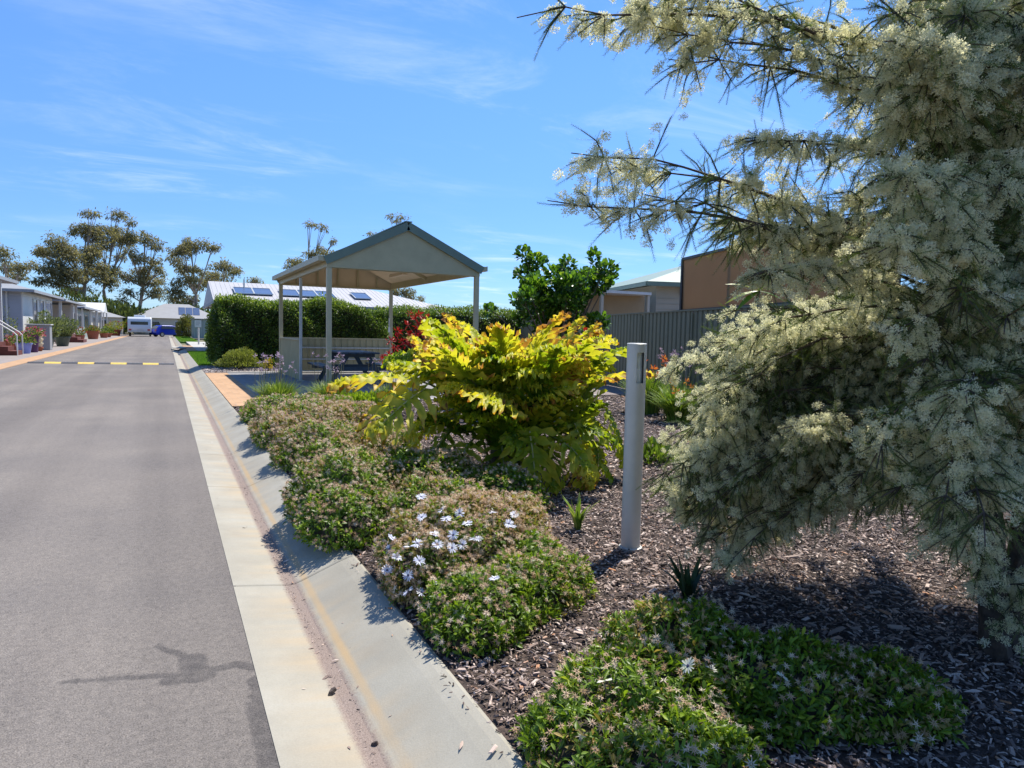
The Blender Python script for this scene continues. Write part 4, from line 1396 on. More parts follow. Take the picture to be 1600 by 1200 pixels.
potted('straggly tall shrub in a terracotta pot against the blue grey wall', (-7.6, 44.6, .012), .3, .45, M_TERRA, .55, 1.6, M_OLIVE, 500, .09, 26)
potted('dark red pot with green plant below the red brick porch', (-6.6, 57.5, .012), .5, .6, M_TERRA, .6, .7, M_HEDGE, 500, .13, 27)
potted('orange brown flower tub before the grey green house', (-6.25, 76.5, .012), .55, .8, M_TERRA, .6, .55, M_OLIVE, 500, .14, 28, M_REDF, 60)
potted('round terracotta pot further along the footpath', (-5.95, 85, .012), .42, .5, M_TERRA, .4, .3, M_OLIVE, 250, .12, 29)
potted('wide low terracotta bowl spilling green leaves', (-6.1, 90, .012), .62, .45, M_TERRA, .95, .75, M_HEDGE, 700, .15, 30)
potted('yellow green plant in an orange pot at the far end of the footpath', (-6.0, 104, .012), .7, .8, M_TERRA, 1.2, 1.2, leafmat('lime_leaf', [(0, (0.14, 0.20, 0.02)), (1, (0.36, 0.38, 0.05))], .35), 700, .18, 31, M_REDF, 120)
potted('small red flowered pot beside the second porch column', (-6.3, 66, .012), .35, .5, M_TERRA, .5, .6, M_HEDGE, 300, .12, 32, M_REDF, 140)
bs = thing('brick_steps', 'dark red steps coming down from the red porch to the footpath', 'stairs', (-6.3, 62, .012))
for k in range(3):
    MB().box(-6.75 + .38 * k, -6.37 + .38 * k, 61, 63.4, .012, .60 - .19 * k).build('tread', M_STEP, bs)
# column of stacked glazed pots
sp_ = thing('stacked_pots', 'narrow column of small stacked cream and orange pots by the cabinet', 'pots', (-5.62, 40.9, .012))
for k in range(5):
    MB().lathe((-5.62, 40.9, .012 + .21 * k), [(0, 0), (.10, 0), (.17, .15), (.17, .2), (.14, .208), (0, .208)], 14).build('pot', solid('cream_glaze', (0.62, 0.55, 0.38), .4) if k else M_TERRA, sp_)

# ------------------------------------------------------------------ caravan, blue car, green shed, sign
M_CARW = solid('white_gelcoat', (0.62, 0.66, 0.70), 0.3, 0.04, 2)
M_TYRE = solid('tyre', (0.03, 0.03, 0.03), 0.8)
M_REDL = solid('red_lamp', (0.45, 0.03, 0.03), 0.3)


def wheel(parent, x, y, z, r, w, axis):
    a = np.linspace(0, 2 * np.pi, 18, endpoint=False)
    ax = np.array(axis, float)
    u = np.cross(ax, [0, 0, 1.0])
    pr = [(.0, -w / 2), (r * .8, -w / 2), (r, -w / 2 + .03), (r, w / 2 - .03), (r * .8, w / 2), (0, w / 2)]
    V = np.array([np.array([x, y, z]) + ax * o + q * (math.cos(t) * u + math.sin(t) * np.array([0, 0, 1.0])) for q, o in pr for t in a])
    i = np.arange(18)
    F = np.concatenate([np.stack([k * 18 + i, k * 18 + (i + 1) % 18, (k + 1) * 18 + (i + 1) % 18, (k + 1) * 18 + i], 1) for k in range(5)])
    wl_ = MB().add(V, F).build('wheel', M_TYRE, parent)
    pr = [(.0, w / 2 + .004), (r * .6, w / 2 + .004), (r * .62, w / 2 - .02)]
    V = np.array([np.array([x, y, z]) + ax * o + q * (math.cos(t) * u + math.sin(t) * np.array([0, 0, 1.0])) for q, o in pr for t in a])
    F = np.concatenate([np.stack([k * 18 + i, k * 18 + (i + 1) % 18, (k + 1) * 18 + (i + 1) % 18, (k + 1) * 18 + i], 1) for k in range(2)])
    MB().add(V, F).build('rim', M_GALV, wl_)


cv = thing('caravan', 'white caravan seen from behind, parked at the far end of the road', 'caravan', (-2.95, 103, 0))
x0, x1, y0 = -4.4, -1.75, 100.0
mb = MB()
pr = [(0, .52), (-.08, .75), (-.10, 1.15), (.02, 1.75), (.12, 2.25), (.35, 2.48), (5.2, 2.5), (5.6, 2.2), (5.7, 1.2), (5.3, .5)]
V = [(x0, y0 + a, z) for a, z in pr] + [(x1, y0 + a, z) for a, z in pr]
n = len(pr)
mb.add(V, [list(range(n)), list(range(2 * n - 1, n - 1, -1))] + [[i, n + i, n + (i + 1) % n, (i + 1) % n] for i in range(n)])
mb.build('body', M_CARW, cv, bevel=.06)
MB().box(x0 + .35, x1 - .35, y0 - .03, y0 + .1, 1.45, 1.9).build('rear_window', M_GLASS, cv)
MB().box(x0 + .7, x1 - .7, y0 + 1.0, y0 + 3.0, 2.5, 2.75).build('roof_hatch', M_CARW, cv, bevel=.04)
MB().box(x0 + .1, x1 - .1, y0 - .16, y0 - .05, .55, .72).build('bumper', M_GALV, cv)
for x in (x0 + .12, x1 - .42):
    MB().box(x, x + .3, y0 - .15, y0 - .10, .78, .95).build('tail_light', M_REDL, cv)
MB().box(-3.3, -2.6, y0 - .14, y0 - .10, .80, .95).build('number_plate', M_WHITE, cv)
for x in (x0 + .16, x1 - .16):
    wheel(cv, x, y0 + 2.4, .33, .33, .22, (1 if x > -3 else -1, 0, 0))
MB().bar((-2.95, y0 + 5.2, .5), (-2.95, y0 + 6.9, .45), .1, .1).build('drawbar', M_BLK, cv)

bc = thing('blue_car', 'bright blue hatchback parked beside the caravan at the road end', 'car', (0.0, 0.0, 0))
M_CARB = solid('blue_car_paint', (0.015, 0.04, 0.42), 0.25, 0.04, 2)
pr = [(-2.0, .28), (-2.1, .55), (-2.05, .85), (-1.95, 1.0), (-1.55, 1.42), (-1.2, 1.5), (.1, 1.5), (.5, 1.42), (1.15, 1.0), (1.9, .88), (2.1, .65), (2.08, .3)]
V = []
for s in (-1, 1):
    for a, z in pr:
        w = .86 if z < 1.05 else .86 - (z - 1.05) * .42
        V.append((s * w, a, z))
n = len(pr)
MB().add(V, [list(range(n))[::-1], list(range(n, 2 * n))] + [[i, n + i, n + (i + 1) % n, (i + 1) % n][::-1] for i in range(n)]).build('body', M_CARB, bc, bevel=.05)
for s in (-1, 1):
    mb = MB()
    P = [(-1.45, 1.05), (.95, 1.05), (.42, 1.37), (-1.25, 1.40)]
    V = [(s * (.868 - (z - 1.05) * .42), a, z) for a, z in P] + [(s * (.84 - (z - 1.05) * .42), a, z) for a, z in P]
    mb.add(V, [[0, 1, 2, 3], [7, 6, 5, 4]] + [[i, i + 4, (i + 1) % 4 + 4, (i + 1) % 4] for i in range(4)])
    mb.build('side_window', M_GLASS, bc)
    for y in (-1.3, 1.3):
        wheel(bc, s * .80, y, .31, .31, .2, (s, 0, 0))
    MB().box(min(s * .5, s * .84), max(s * .5, s * .84), 2.04, 2.12, .62, .76).build('headlight', M_WHITE, bc, bevel=.02)
    MB().box(min(s * .55, s * .85), max(s * .55, s * .85), -2.12, -2.06, .75, .95).build('tail_light', M_REDL, bc, bevel=.02)
MB().add([(-.72, -1.985, 1.03), (.72, -1.985, 1.03), (.62, -1.60, 1.41), (-.62, -1.60, 1.41)], [[0, 1, 2, 3]]).build('rear_window', M_GLASS, bc)
MB().add([(-.74, 1.17, 1.03), (-.62, .56, 1.42), (.62, .56, 1.42), (.74, 1.17, 1.03)], [[0, 1, 2, 3]]).build('windscreen', M_GLASS, bc)
bc.location = (0.25, 101.5, 0)
bc.rotation_euler = (0, 0, R(-62))

gs = thing('green_shed', 'grey green steel shed with a white sign near the far right kerb', 'shed', (4.2, 90, .088))
mb = MB()
ribbed(mb, (2.75, 86), (8.2, 86), .088, 2.25, .25, .03)
ribbed(mb, (2.75, 94), (2.75, 86), .088, 2.25, .25, .03)
mb.build('wall', M_GREENG, gs)
MB().box(2.6, 8.4, 85.8, 94, 2.26, 2.33).build('roof', M_ROOFD, gs)
sg = MB().box(2.85, 3.55, 85.90, 85.925, 1.35, 2.15).build('sign_board', M_WHITE, gs)
MB().box(2.98, 3.42, 85.888, 85.898, 1.92, 1.97).box(2.98, 3.42, 85.888, 85.898, 1.78, 1.83).box(2.98, 3.30, 85.888, 85.898, 1.6, 1.66).build('lettering', solid('grey_lettering', (0.3, 0.3, 0.32), .6), sg)
tuft('shrub', 'dark rounded shrub on the driveway edge before the green shed', 'shrub', (3.35, 59.5, .088), .7, .7, 1.0, 900, M_HEDGE, .12, 41)

M_FARB = leafmat('far_bush_leaf', [(0, (0.03, 0.05, 0.015)), (.5, (0.065, 0.095, 0.025)), (1, (0.14, 0.17, 0.05))], .3)
# rounded hedge bushes at the road end
M_REDDISH = leafmat('bronze_green_leaf', [(0, (0.06, 0.06, 0.015)), (.5, (0.12, 0.11, 0.03)), (1, (0.20, 0.22, 0.05))], .3)
tuft('round_bush', 'large rounded bronze green bush at the far right kerb', 'bush', (2.45, 98, -.05), 1.45, 1.6, 2.9, 3000, M_REDDISH, .22, 42, z0=.05)
for k, (px, y, r_, h, lab) in enumerate(((188, 128, 5, 4.6, 'dense green tree crown behind the white gabled house'), (245, 150, 9, 4.6, 'wide green bush mass directly behind the caravan roof'), (210, 150, 8, 4.6, 'dark green bush left of the tall gum trunk far away'),
                                        (275, 150, 7, 5.6, 'olive bush behind the grey hipped roof'), (300, 140, 6, 5.6, 'grey green bush right of the bronze bush far away'), (150, 140, 7, 5.8, 'dark bush below the largest gum tree'), (120, 140, 7, 6.2, 'dark bush behind the red porch roof'))):
    p = at(px, 505, y)
    tuft('distant_bush', lab, 'bush', (p[0], y, -.06), r_, 4, h, 2400, M_FARB, .6, 50 + k, z0=.05, stems=False, group='bushes beyond the end of the road')
# ------------------------------------------------------------------ tall gum trees in the distance
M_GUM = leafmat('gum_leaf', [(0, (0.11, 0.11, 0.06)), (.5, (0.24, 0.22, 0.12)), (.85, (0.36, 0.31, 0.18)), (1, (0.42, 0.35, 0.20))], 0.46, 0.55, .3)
M_GTRUNK = solid('pale_gum_bark', (0.33, 0.27, 0.22), 0.8, 0.25, 1.2)
GL, GF = leaf(1.0, 0.34, [0.2, 1.0, 0.1], 0.1, 0.25)


def gum(label, y, trunk_px, clumps, seed, fork=0.4, dens=1.0):
    """gum tree: clumps given as photo pixels (x, y, rx, ry) at distance y"""
    rng = np.random.default_rng(seed)
    base = at(trunk_px, 512, y)
    base[2] = -.06
    t = thing('gum_tree', label, 'gum tree', tuple(base), 'gum trees on the skyline')
    s = y * 1.12 / FPX
    fol, tr = MB(), MB()
    tops = []
    zmax = max(at(c[0], c[1], y)[2] for c in clumps)
    sp = base + np.array([rng.normal(0, .5), 0, zmax * fork])
    tr.tube([base, base * .5 + sp * .5 + np.array([rng.normal(0, .3), 0, 0]), sp], [.44 * y / 150, .34 * y / 150, .28 * y / 150], 7)
    for (px, py, rx, ry) in clumps:
        dy = rng.uniform(-4, 4)
        c = at(px, py, y)
        c[1] += dy
        rx_, rz_ = rx * s, ry * s
        # each clump is a handful of smaller leaf balls, so its outline stays ragged
        k = max(4, int((rx * ry) / 6.5))
        sub = c + rdir(rng, k) * np.array([rx_, rx_ * .9, rz_]) * rng.uniform(.2, .95, (k, 1))
        for q in sub:
            m = int(44 * dens * rng.uniform(.5, 1.4))
            r_ = rng.uniform(.55, 1.2) * s * 6.0
            d = rdir(rng, m)
            P = q + d * np.array([1.15, 1.15, .8]) * r_ * rng.uniform(.15, 1, (m, 1)) ** .6
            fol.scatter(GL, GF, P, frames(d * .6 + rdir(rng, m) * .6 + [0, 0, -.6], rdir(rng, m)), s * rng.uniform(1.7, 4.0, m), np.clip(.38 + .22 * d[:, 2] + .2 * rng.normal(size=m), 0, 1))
        j = sp if c[2] > sp[2] + 1 else base + (sp - base) * max(.35, min(.9, (c[2] - 1.5) / max(1, sp[2])))
        mid = j * .45 + c * .55 + np.array([0, 0, (-.06) * (c[2] - j[2])])
        tr.tube([j, mid, c], [.17 * y / 150, .11 * y / 150, .04 * y / 150], 5, cap=False)
        for q in sub[:3]:
            tr.tube([mid, (mid + q) / 2 + np.array([0, 0, .2]), q], [.09 * y / 150, .06 * y / 150, .03 * y / 150], 4, cap=False)
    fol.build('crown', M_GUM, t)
    tr.build('trunk', M_GTRUNK, t)


gum('tallest wide spreading gum tree above the left houses', 150, 138, [(137, 332, 12, 6), (130, 356, 22, 12), (150, 362, 18, 12), (95, 383, 15, 12), (75, 393, 13, 10), (112, 400, 22, 14), (140, 395, 20, 16),
     (85, 424, 18, 13), (112, 430, 20, 13), (150, 425, 22, 15), (72, 440, 10, 7), (120, 452, 20, 9), (60, 392, 5, 4), (100, 445, 12, 8)], 101)
gum('slender gum tree with small top tuft, right behind the tallest one', 158, 160, [(182, 331, 13, 6), (205, 350, 5, 2.5), (178, 362, 15, 11), (195, 375, 16, 11), (210, 372, 8, 8), (165, 378, 14, 10), (172, 440, 13, 11), (185, 400, 8, 6), (175, 425, 10, 8)], 102, .35)
gum('gum tree with one straight pale trunk above the caravan', 135, 219, [(228, 374, 11, 8), (245, 384, 9, 9), (205, 396, 7, 6), (215, 405, 11, 8), (240, 410, 11, 7), (225, 425, 18, 7), (210, 435, 11, 7), (236, 440, 17, 10), (242, 457, 14, 10), (190, 431, 9, 5), (200, 458, 11, 5), (190, 470, 7, 5), (250, 425, 7, 7)], 103, .5)
gum('broad topped gum tree left of the white solar roof', 142, 304, [(298, 384, 22, 9), (283, 395, 17, 9), (330, 389, 10, 7), (278, 404, 13, 7), (300, 422, 22, 7), (290, 440, 15, 9), (312, 444, 14, 9), (280, 458, 13, 11), (300, 468, 16, 10), (284, 478, 13, 9), (272, 468, 8, 8)], 104, .45)
gum('flat topped gum tree peeping over the left end of the solar roof', 150, 345, [(350, 417, 22, 6), (342, 428, 24, 7), (370, 424, 12, 7), (330, 440, 14, 7), (350, 445, 20, 8)], 105, .5)
gum('gum tree cut by the left edge of the photo', 130, 8, [(12, 397, 12, 9), (6, 415, 11, 9), (38, 418, 6, 11), (45, 407, 5, 4), (22, 430, 9, 8)], 106, .5)
gum('thin gum tree with a separate top tuft left of the shelter gable', 105, 478, [(484, 349, 13, 4), (500, 357, 11, 5), (500, 394, 13, 7), (482, 399, 14, 7), (455, 410, 10, 6), (444, 420, 8, 6), (468, 412, 12, 6), (530, 373, 2.5, 2), (520, 395, 5, 4)], 107, .5, .8)
gum('thin flat tufted gum tree behind the shelter ridge', 105, 606, [(610, 343, 16, 3), (622, 346, 8, 3), (580, 366, 7, 3), (603, 362, 8, 4)], 108, .55, .8)
gum('low drooping gum tree right of the shelter back post', 95, 645, [(640, 456, 15, 8), (663, 466, 10, 3), (652, 461, 9, 5), (625, 455, 9, 7)], 109, .5)
gum('small distant gum crown just left of the shelter eave', 140, 400, [(400, 436, 9, 4), (410, 440, 6, 4), (392, 440, 6, 4)], 110, .5)
# ------------------------------------------------------------------ daisy mounds along the kerb
M_DLEAF = leafmat('daisy_leaf', [(0, (0.045, 0.085, 0.010)), (.45, (0.15, 0.25, 0.018)), (.8, (0.28, 0.40, 0.028)), (1, (0.42, 0.47, 0.06))], 0.45, 0.42, 0.4)
M_DBROWN = leafmat('dry_daisy_leaf', [(0, (0.14, 0.12, 0.03)), (.5, (0.33, 0.26, 0.07)), (1, (0.58, 0.40, 0.19))], 0.35, 0.6)
M_SPENT = leafmat('spent_daisy', [(0, (0.24, 0.14, 0.08)), (.3, (0.50, 0.32, 0.18)), (.65, (0.72, 0.53, 0.36)), (1, (0.86, 0.76, 0.60))], 0.35, 0.7, .2, (1, .95, .9))
M_PETAL = leafmat('daisy_petal', [(0, (0.60, 0.62, 0.80)), (.6, (0.78, 0.80, 0.88)), (1, (0.84, 0.84, 0.84))], 0.25, 0.6, .2, (1, 1, 1))
M_PETALC = leafmat('cream_petal', [(0, (0.66, 0.64, 0.50)), (1, (0.82, 0.80, 0.68))], 0.25, 0.6, .2, (1, 1, 1))
M_EYE = solid('dark_blue_eye', (0.035, 0.03, 0.09), 0.6, 0.2, 200)
M_TWIG = solid('grey_brown_twig', (0.14, 0.10, 0.07), 0.85, 0.3, 20)
SPV, SPF = leaf(1.0, 0.34, [.25, .5, .95, 1.0, .35], .14, .22)
SPV2, SPF2 = leaf(1.0, 0.36, [.25, .9, .3], .14, .2)
STV, STF = [], []
for k in range(9):
    a = k * 2 * math.pi / 9
    c_, s_ = math.cos(a), math.sin(a)
    b = len(STV)
    tz = .35 if k % 2 else -.1
    STV += [(.22 * c_ + .11 * s_, .22 * s_ - .11 * c_, .1), (.22 * c_ - .11 * s_, .22 * s_ + .11 * c_, .1), (1.0 * c_, 1.0 * s_, tz)]
    STF.append((b, b + 1, b + 2))
b = len(STV)
STV += [(.3, 0, .12), (-.15, .26, .12), (-.15, -.26, .12), (0, 0, .45)]
STF += [(b, b + 1, b + 3), (b + 1, b + 2, b + 3), (b + 2, b, b + 3)]
STV, STF = np.array(STV), np.array(STF)


def dome_points(rng, lobes, n):
    A = np.array([l[2] * l[3] + l[4] * (l[2] + l[3]) for l in lobes])
    w = rng.choice(len(lobes), n, p=A / A.sum())
    Lb = np.array(lobes)[w]
    q = rdir(rng, n)
    q[:, 2] = np.abs(q[:, 2]) * 1.02 - .02
    lump = 1 + .07 * np.sin(q[:, 0] * 7 + w * 3) * np.sin(q[:, 1] * 6.1 + w) + .05 * np.sin(q[:, 2] * 11 + q[:, 0] * 9)
    P = Lb[:, :3] * [1, 1, 0] + np.stack([q[:, 0] * Lb[:, 2] * lump, q[:, 1] * Lb[:, 3] * lump, .095 + np.maximum(.02, q[:, 2] ** .9 * 1.0) * Lb[:, 4] * lump], 1) if False else \
        np.stack([Lb[:, 0] + q[:, 0] * Lb[:, 2] * lump, Lb[:, 1] + q[:, 1] * Lb[:, 3] * lump, .10 + np.maximum(.01, np.abs(q[:, 2]) ** .9) * Lb[:, 4] * lump], 1)
    N_ = unit(np.stack([q[:, 0] / Lb[:, 2], q[:, 1] / Lb[:, 3], q[:, 2] / Lb[:, 4] + .6], 1))
    keep = np.ones(n, bool)
    for i, l in enumerate(lobes):
        u = (P - np.array([l[0], l[1], .10])) / np.array([l[2], l[3], l[4]])
        keep &= ~((np.sum(u * u, 1) < .72) & (w != i))
    return P[keep], N_[keep]


def daisy_bush(label, lobes, nspr, per, lsz, nspent, seed, brown=0.15, fine=True, flowers=(), spent_top=0.0, cream=False, heads=0):
    rng = np.random.default_rng(seed)
    cx_, cy_ = np.mean([l[0] for l in lobes]), np.mean([l[1] for l in lobes])
    t = thing('daisy_bush', label, 'daisy bush', (cx_, cy_, .10), 'daisy mounds along the kerb')
    P, N_ = dome_points(rng, lobes, nspr)
    n = len(P)
    zmax = max(l[4] for l in lobes)
    hgt = (P[:, 2] - .1) / zmax
    patch = .5 + .5 * np.sin(P[:, 0] * 5.3 + seed) * np.sin(P[:, 1] * 4.1 + seed * 2) + .25 * rng.normal(size=n)
    isb = (patch * .7 + spent_top * hgt * .8 + brown - .12) > rng.uniform(.35, 1.1, n)
    lv, lf = (SPV, SPF) if fine else (SPV2, SPF2)
    for flag, mname, m in ((False, 'foliage', M_DLEAF), (True, 'dry_foliage', M_DBROWN)):
        idx = np.where(isb == flag)[0]
        if len(idx) == 0:
            continue
        ii = np.repeat(idx, per)
        k = len(ii)
        sd_ = rdir(rng, len(P))
        axis = unit(N_ + .55 * sd_ + [0, 0, .25])[ii]
        rad = rdir(rng, k)
        d = unit(axis * rng.uniform(.05, .75, (k, 1)) + rad)
        pos = P[ii] - axis * rng.uniform(.0, .045, (k, 1)) + rad * .006
        pos[:, 2] = np.maximum(pos[:, 2], .105)
        var = np.clip(.42 + .25 * rng.normal(size=len(P))[ii] * .6 + .16 * rng.normal(size=k), 0, 1)
        MB().scatter(lv, lf, pos, frames(d, axis + .3 * rdir(rng, k)), lsz * rng.uniform(.65, 1.25, k), var).build(mname, m, t)
    # dead flower heads on short stalks
    P2, N2 = dome_points(rng, lobes, int(nspent * 1.5))
    w = rng.uniform(0, 1, len(P2)) < (.55 + .45 * np.clip((P2[:, 2] - .1) / zmax + spent_top, 0, 1))
    P2, N2 = P2[w], N2[w]
    k = len(P2)
    pos = P2 + N2 * rng.uniform(.005, .028, (k, 1)) + [0, 0, .006]
    near = np.argsort(pos[:, 1])[:heads]
    fr_ = frames(rdir(rng, k), N2 + .5 * rdir(rng, k) + [0, -.25, .3])
    sz_ = lsz * .47 * rng.uniform(.7, 1.35, k)
    var_ = rng.beta(2.2, 1.7, k)
    rest = np.ones(k, bool)
    if heads:
        rest[near] = False
        for q in near:
            MB().scatter(STV, STF, pos[q:q + 1], fr_[q:q + 1], sz_[q:q + 1] * 1.1, var_[q:q + 1]).build('dead_flower_head', M_SPENT, t)
    if rest.any():
        tag(MB().scatter(STV, STF, pos[rest], fr_[rest], sz_[rest], var_[rest]).build('dead_flower_heads', M_SPENT, t), kind='stuff')
    # woody stems under the leaves and a twiggy skirt
    mb = MB()
    for l in lobes:
        for j in range(26):
            a = rng.uniform(0, 6.28)
            r_ = rng.uniform(.55, .92)
            e = np.array([l[0] + l[2] * r_ * math.cos(a), l[1] + l[3] * r_ * math.sin(a), .10 + l[4] * max(.06, math.sqrt(max(0, 1 - r_ * r_)) * rng.uniform(.5, .95))])
            b = np.array([l[0] + rng.normal(0, .05), l[1] + rng.normal(0, .05), .085])
            mb.tube([b, b * .5 + e * .5 + [0, 0, -.02], e], [.006, .004, .002], 4, cap=False)
    mb.build('stems', M_TWIG, t)
    # added dark filler dome: closes leaf gaps, its colour stands in for inner shade
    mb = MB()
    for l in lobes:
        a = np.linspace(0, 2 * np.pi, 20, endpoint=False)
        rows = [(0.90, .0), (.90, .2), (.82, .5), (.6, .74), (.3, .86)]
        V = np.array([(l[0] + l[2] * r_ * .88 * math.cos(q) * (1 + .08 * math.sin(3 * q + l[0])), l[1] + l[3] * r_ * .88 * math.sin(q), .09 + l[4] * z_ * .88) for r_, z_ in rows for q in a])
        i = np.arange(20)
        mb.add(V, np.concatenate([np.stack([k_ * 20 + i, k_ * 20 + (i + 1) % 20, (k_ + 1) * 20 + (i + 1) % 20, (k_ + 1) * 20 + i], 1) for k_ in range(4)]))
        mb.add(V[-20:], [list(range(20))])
    mb.build('dark_filler', M_STEM_FILL, t)
    # open daisies
    for (px, py, y, s_) in flowers:
        # where the line of sight meets the mound surface
        d = unit(ray(px, py))
        best = None
        for l in lobes:
            sc_ = np.array([l[2], l[3], l[4]]) * 1.07
            o_ = (CAM - np.array([l[0], l[1], .10])) / sc_
            e_ = d / sc_
            qa, qb, qc = e_ @ e_, 2 * o_ @ e_, o_ @ o_ - 1
            D_ = qb * qb - 4 * qa * qc
            if D_ > 0:
                tt = (-qb - math.sqrt(D_)) / (2 * qa)
                if best is None or tt < best:
                    best = tt
        p = CAM + d * best - d * .012 if best else at(px, py, y)
        p = p + np.array([0, 0, .012])
        flower(t, p, rng, s_, M_PETALC if cream else M_PETAL)
    return t


PEV, PEF = leaf(1.0, .27, [.45, .85, 1.0, .55], .08, .12)
_fl = {}


def flower(t, p, rng, s_, m):
    mb = MB()
    nrm = unit(np.array([rng.normal(0, .35), -.35 + rng.normal(0, .3), .9]))
    f0 = frames(rdir(rng, 1), nrm[None])[0]
    k = 15
    a = np.arange(k) * 2 * np.pi / k + rng.uniform(0, 6)
    d = np.cos(a)[:, None] * f0[:, 0] + np.sin(a)[:, None] * f0[:, 1] + nrm * rng.uniform(.05, .4, (k, 1))
    mb.scatter(PEV, PEF, p + unit(d) * s_ * .16, frames(d, np.tile(nrm, (k, 1))), s_ * .9 * rng.uniform(.85, 1.1, k), rng.uniform(0, 1, k))
    f = mb.build('flower', m, t)
    mb = MB()
    a = np.linspace(0, 2 * np.pi, 10, endpoint=False)
    V = [p + s_ * .24 * (math.cos(q) * f0[:, 0] + math.sin(q) * f0[:, 1]) + nrm * s_ * .04 for q in a] + [p + s_ * .13 * (math.cos(q) * f0[:, 0] + math.sin(q) * f0[:, 1]) + nrm * s_ * .14 for q in a]
    mb.add(V, [[i, (i + 1) % 10, 10 + (i + 1) % 10, 10 + i] for i in range(10)] + [list(range(10, 20))])
    mb.build('flower_eye', M_EYE, f)
    MB().tube([p - nrm * s_ * .05, p - nrm * s_ * 1.6 + [0, 0, -.02]], .0016, 4).build('flower_stalk', M_TWIG, f)


daisy_bush('long low green daisy mound farthest along the kerb, below the purple tufts', [(1.50, 10.05, .60, .50, .33), (2.02, 10.3, .55, .45, .30), (1.35, 10.7, .4, .4, .25)], 1700, 6, .050, 1000, 201, .0, False, spent_top=.10)
daisy_bush('broad daisy mound with pinkish brown dead heads on top, second along the kerb', [(1.46, 8.35, .62, .66, .41), (2.0, 8.6, .52, .55, .37), (1.20, 7.82, .38, .38, .32)], 2000, 6, .048, 2100, 202, .18, False, spent_top=.42)
daisy_bush('middle daisy mound speckled tan and green, leaning over the kerb edge', [(1.33, 6.68, .48, .48, .38), (1.85, 6.6, .45, .45, .33), (1.28, 6.25, .3, .28, .27)], 2000, 6, .042, 1700, 203, .06, False, spent_top=.25)
daisy_bush('largest green daisy mound dotted with small pale dead heads', [(1.12, 4.75, .42, .52, .41), (1.65, 4.85, .52, .52, .38), (2.15, 4.55, .40, .42, .27), (1.0, 4.25, .30, .34, .28), (1.55, 4.2, .42, .35, .30)], 4600, 7, .036, 2900, 204, .0, True, spent_top=.06)
FL = [(659, 812), (658, 780), (708, 840), (697, 815), (741, 847), (706, 860), (684, 855), (722, 855), (803, 808), (613, 845), (640, 858), (652, 853), (679, 839), (747, 846), (730, 822), (620, 875), (605, 895), (608, 862), (655, 880), (638, 903), (681, 915), (658, 930), (638, 928), (800, 827),
      (770, 805), (690, 800), (718, 806), (795, 822)]
FLW = [(x, y, 3.10 if y > 870 else (3.22 if y > 835 else 3.42), .027) for x, y in FL]
daisy_bush('tall daisy mound with brown top carrying many open white and lilac daisies', [(1.36, 3.36, .40, .40, .37), (1.62, 3.50, .40, .36, .35), (1.17, 3.14, .25, .27, .30)], 2500, 7, .032, 2600, 205, .30, True, FLW, spent_top=.55)
daisy_bush('bright green daisy mound in front of the white daisies, dead heads on its lower edge', [(1.22, 2.70, .26, .26, .21), (1.50, 2.84, .29, .26, .20), (1.68, 3.18, .24, .30, .21), (1.12, 2.54, .16, .16, .16), (1.72, 2.90, .2, .2, .17)], 2700, 7, .031, 900, 206, .03, True, [(772, 908, 2.78, .022)], heads=80)
FB = [(1075, 1046, 2.02, .028), (945, 1070, 1.98, .022), (1110, 1052, 2.02, .022), (1222, 1063, 2.0, .02), (1432, 1166, 1.76, .018)]
daisy_bush('nearest leafy daisy mound at the bottom of the photo, half in tree shade', [(1.36, 1.74, .30, .30, .22), (1.70, 1.98, .30, .26, .26), (1.92, 1.68, .32, .30, .20), (1.24, 1.43, .28, .30, .18), (1.13, 1.62, .20, .30, .16), (2.2, 1.52, .28, .26, .15)], 4200, 7, .030, 1150, 207, .02, True, FB, cream=True, heads=95)

# ------------------------------------------------------------------ big yellow-green cut leaf plant
M_PHIL = leafmat('cut_leaf', [(0, (0.04, 0.09, 0.010)), (.22, (0.12, 0.22, 0.015)), (.44, (0.32, 0.40, 0.02)), (.66, (0.56, 0.55, 0.05)), (.88, (0.72, 0.62, 0.08)), (.96, (0.66, 0.42, 0.06)), (1, (0.36, 0.17, 0.05))], 0.48, 0.5, .3, (1.1, 1.1, .5), 9.0)
M_PET = leafmat('leaf_stalk', [(0, (0.10, 0.15, 0.04)), (1, (0.28, 0.26, 0.08))], .1, .45)
M_RIB = leafmat('leaf_midrib', [(0, (0.22, 0.28, 0.08)), (1, (0.62, 0.58, 0.28))], .2, .45)


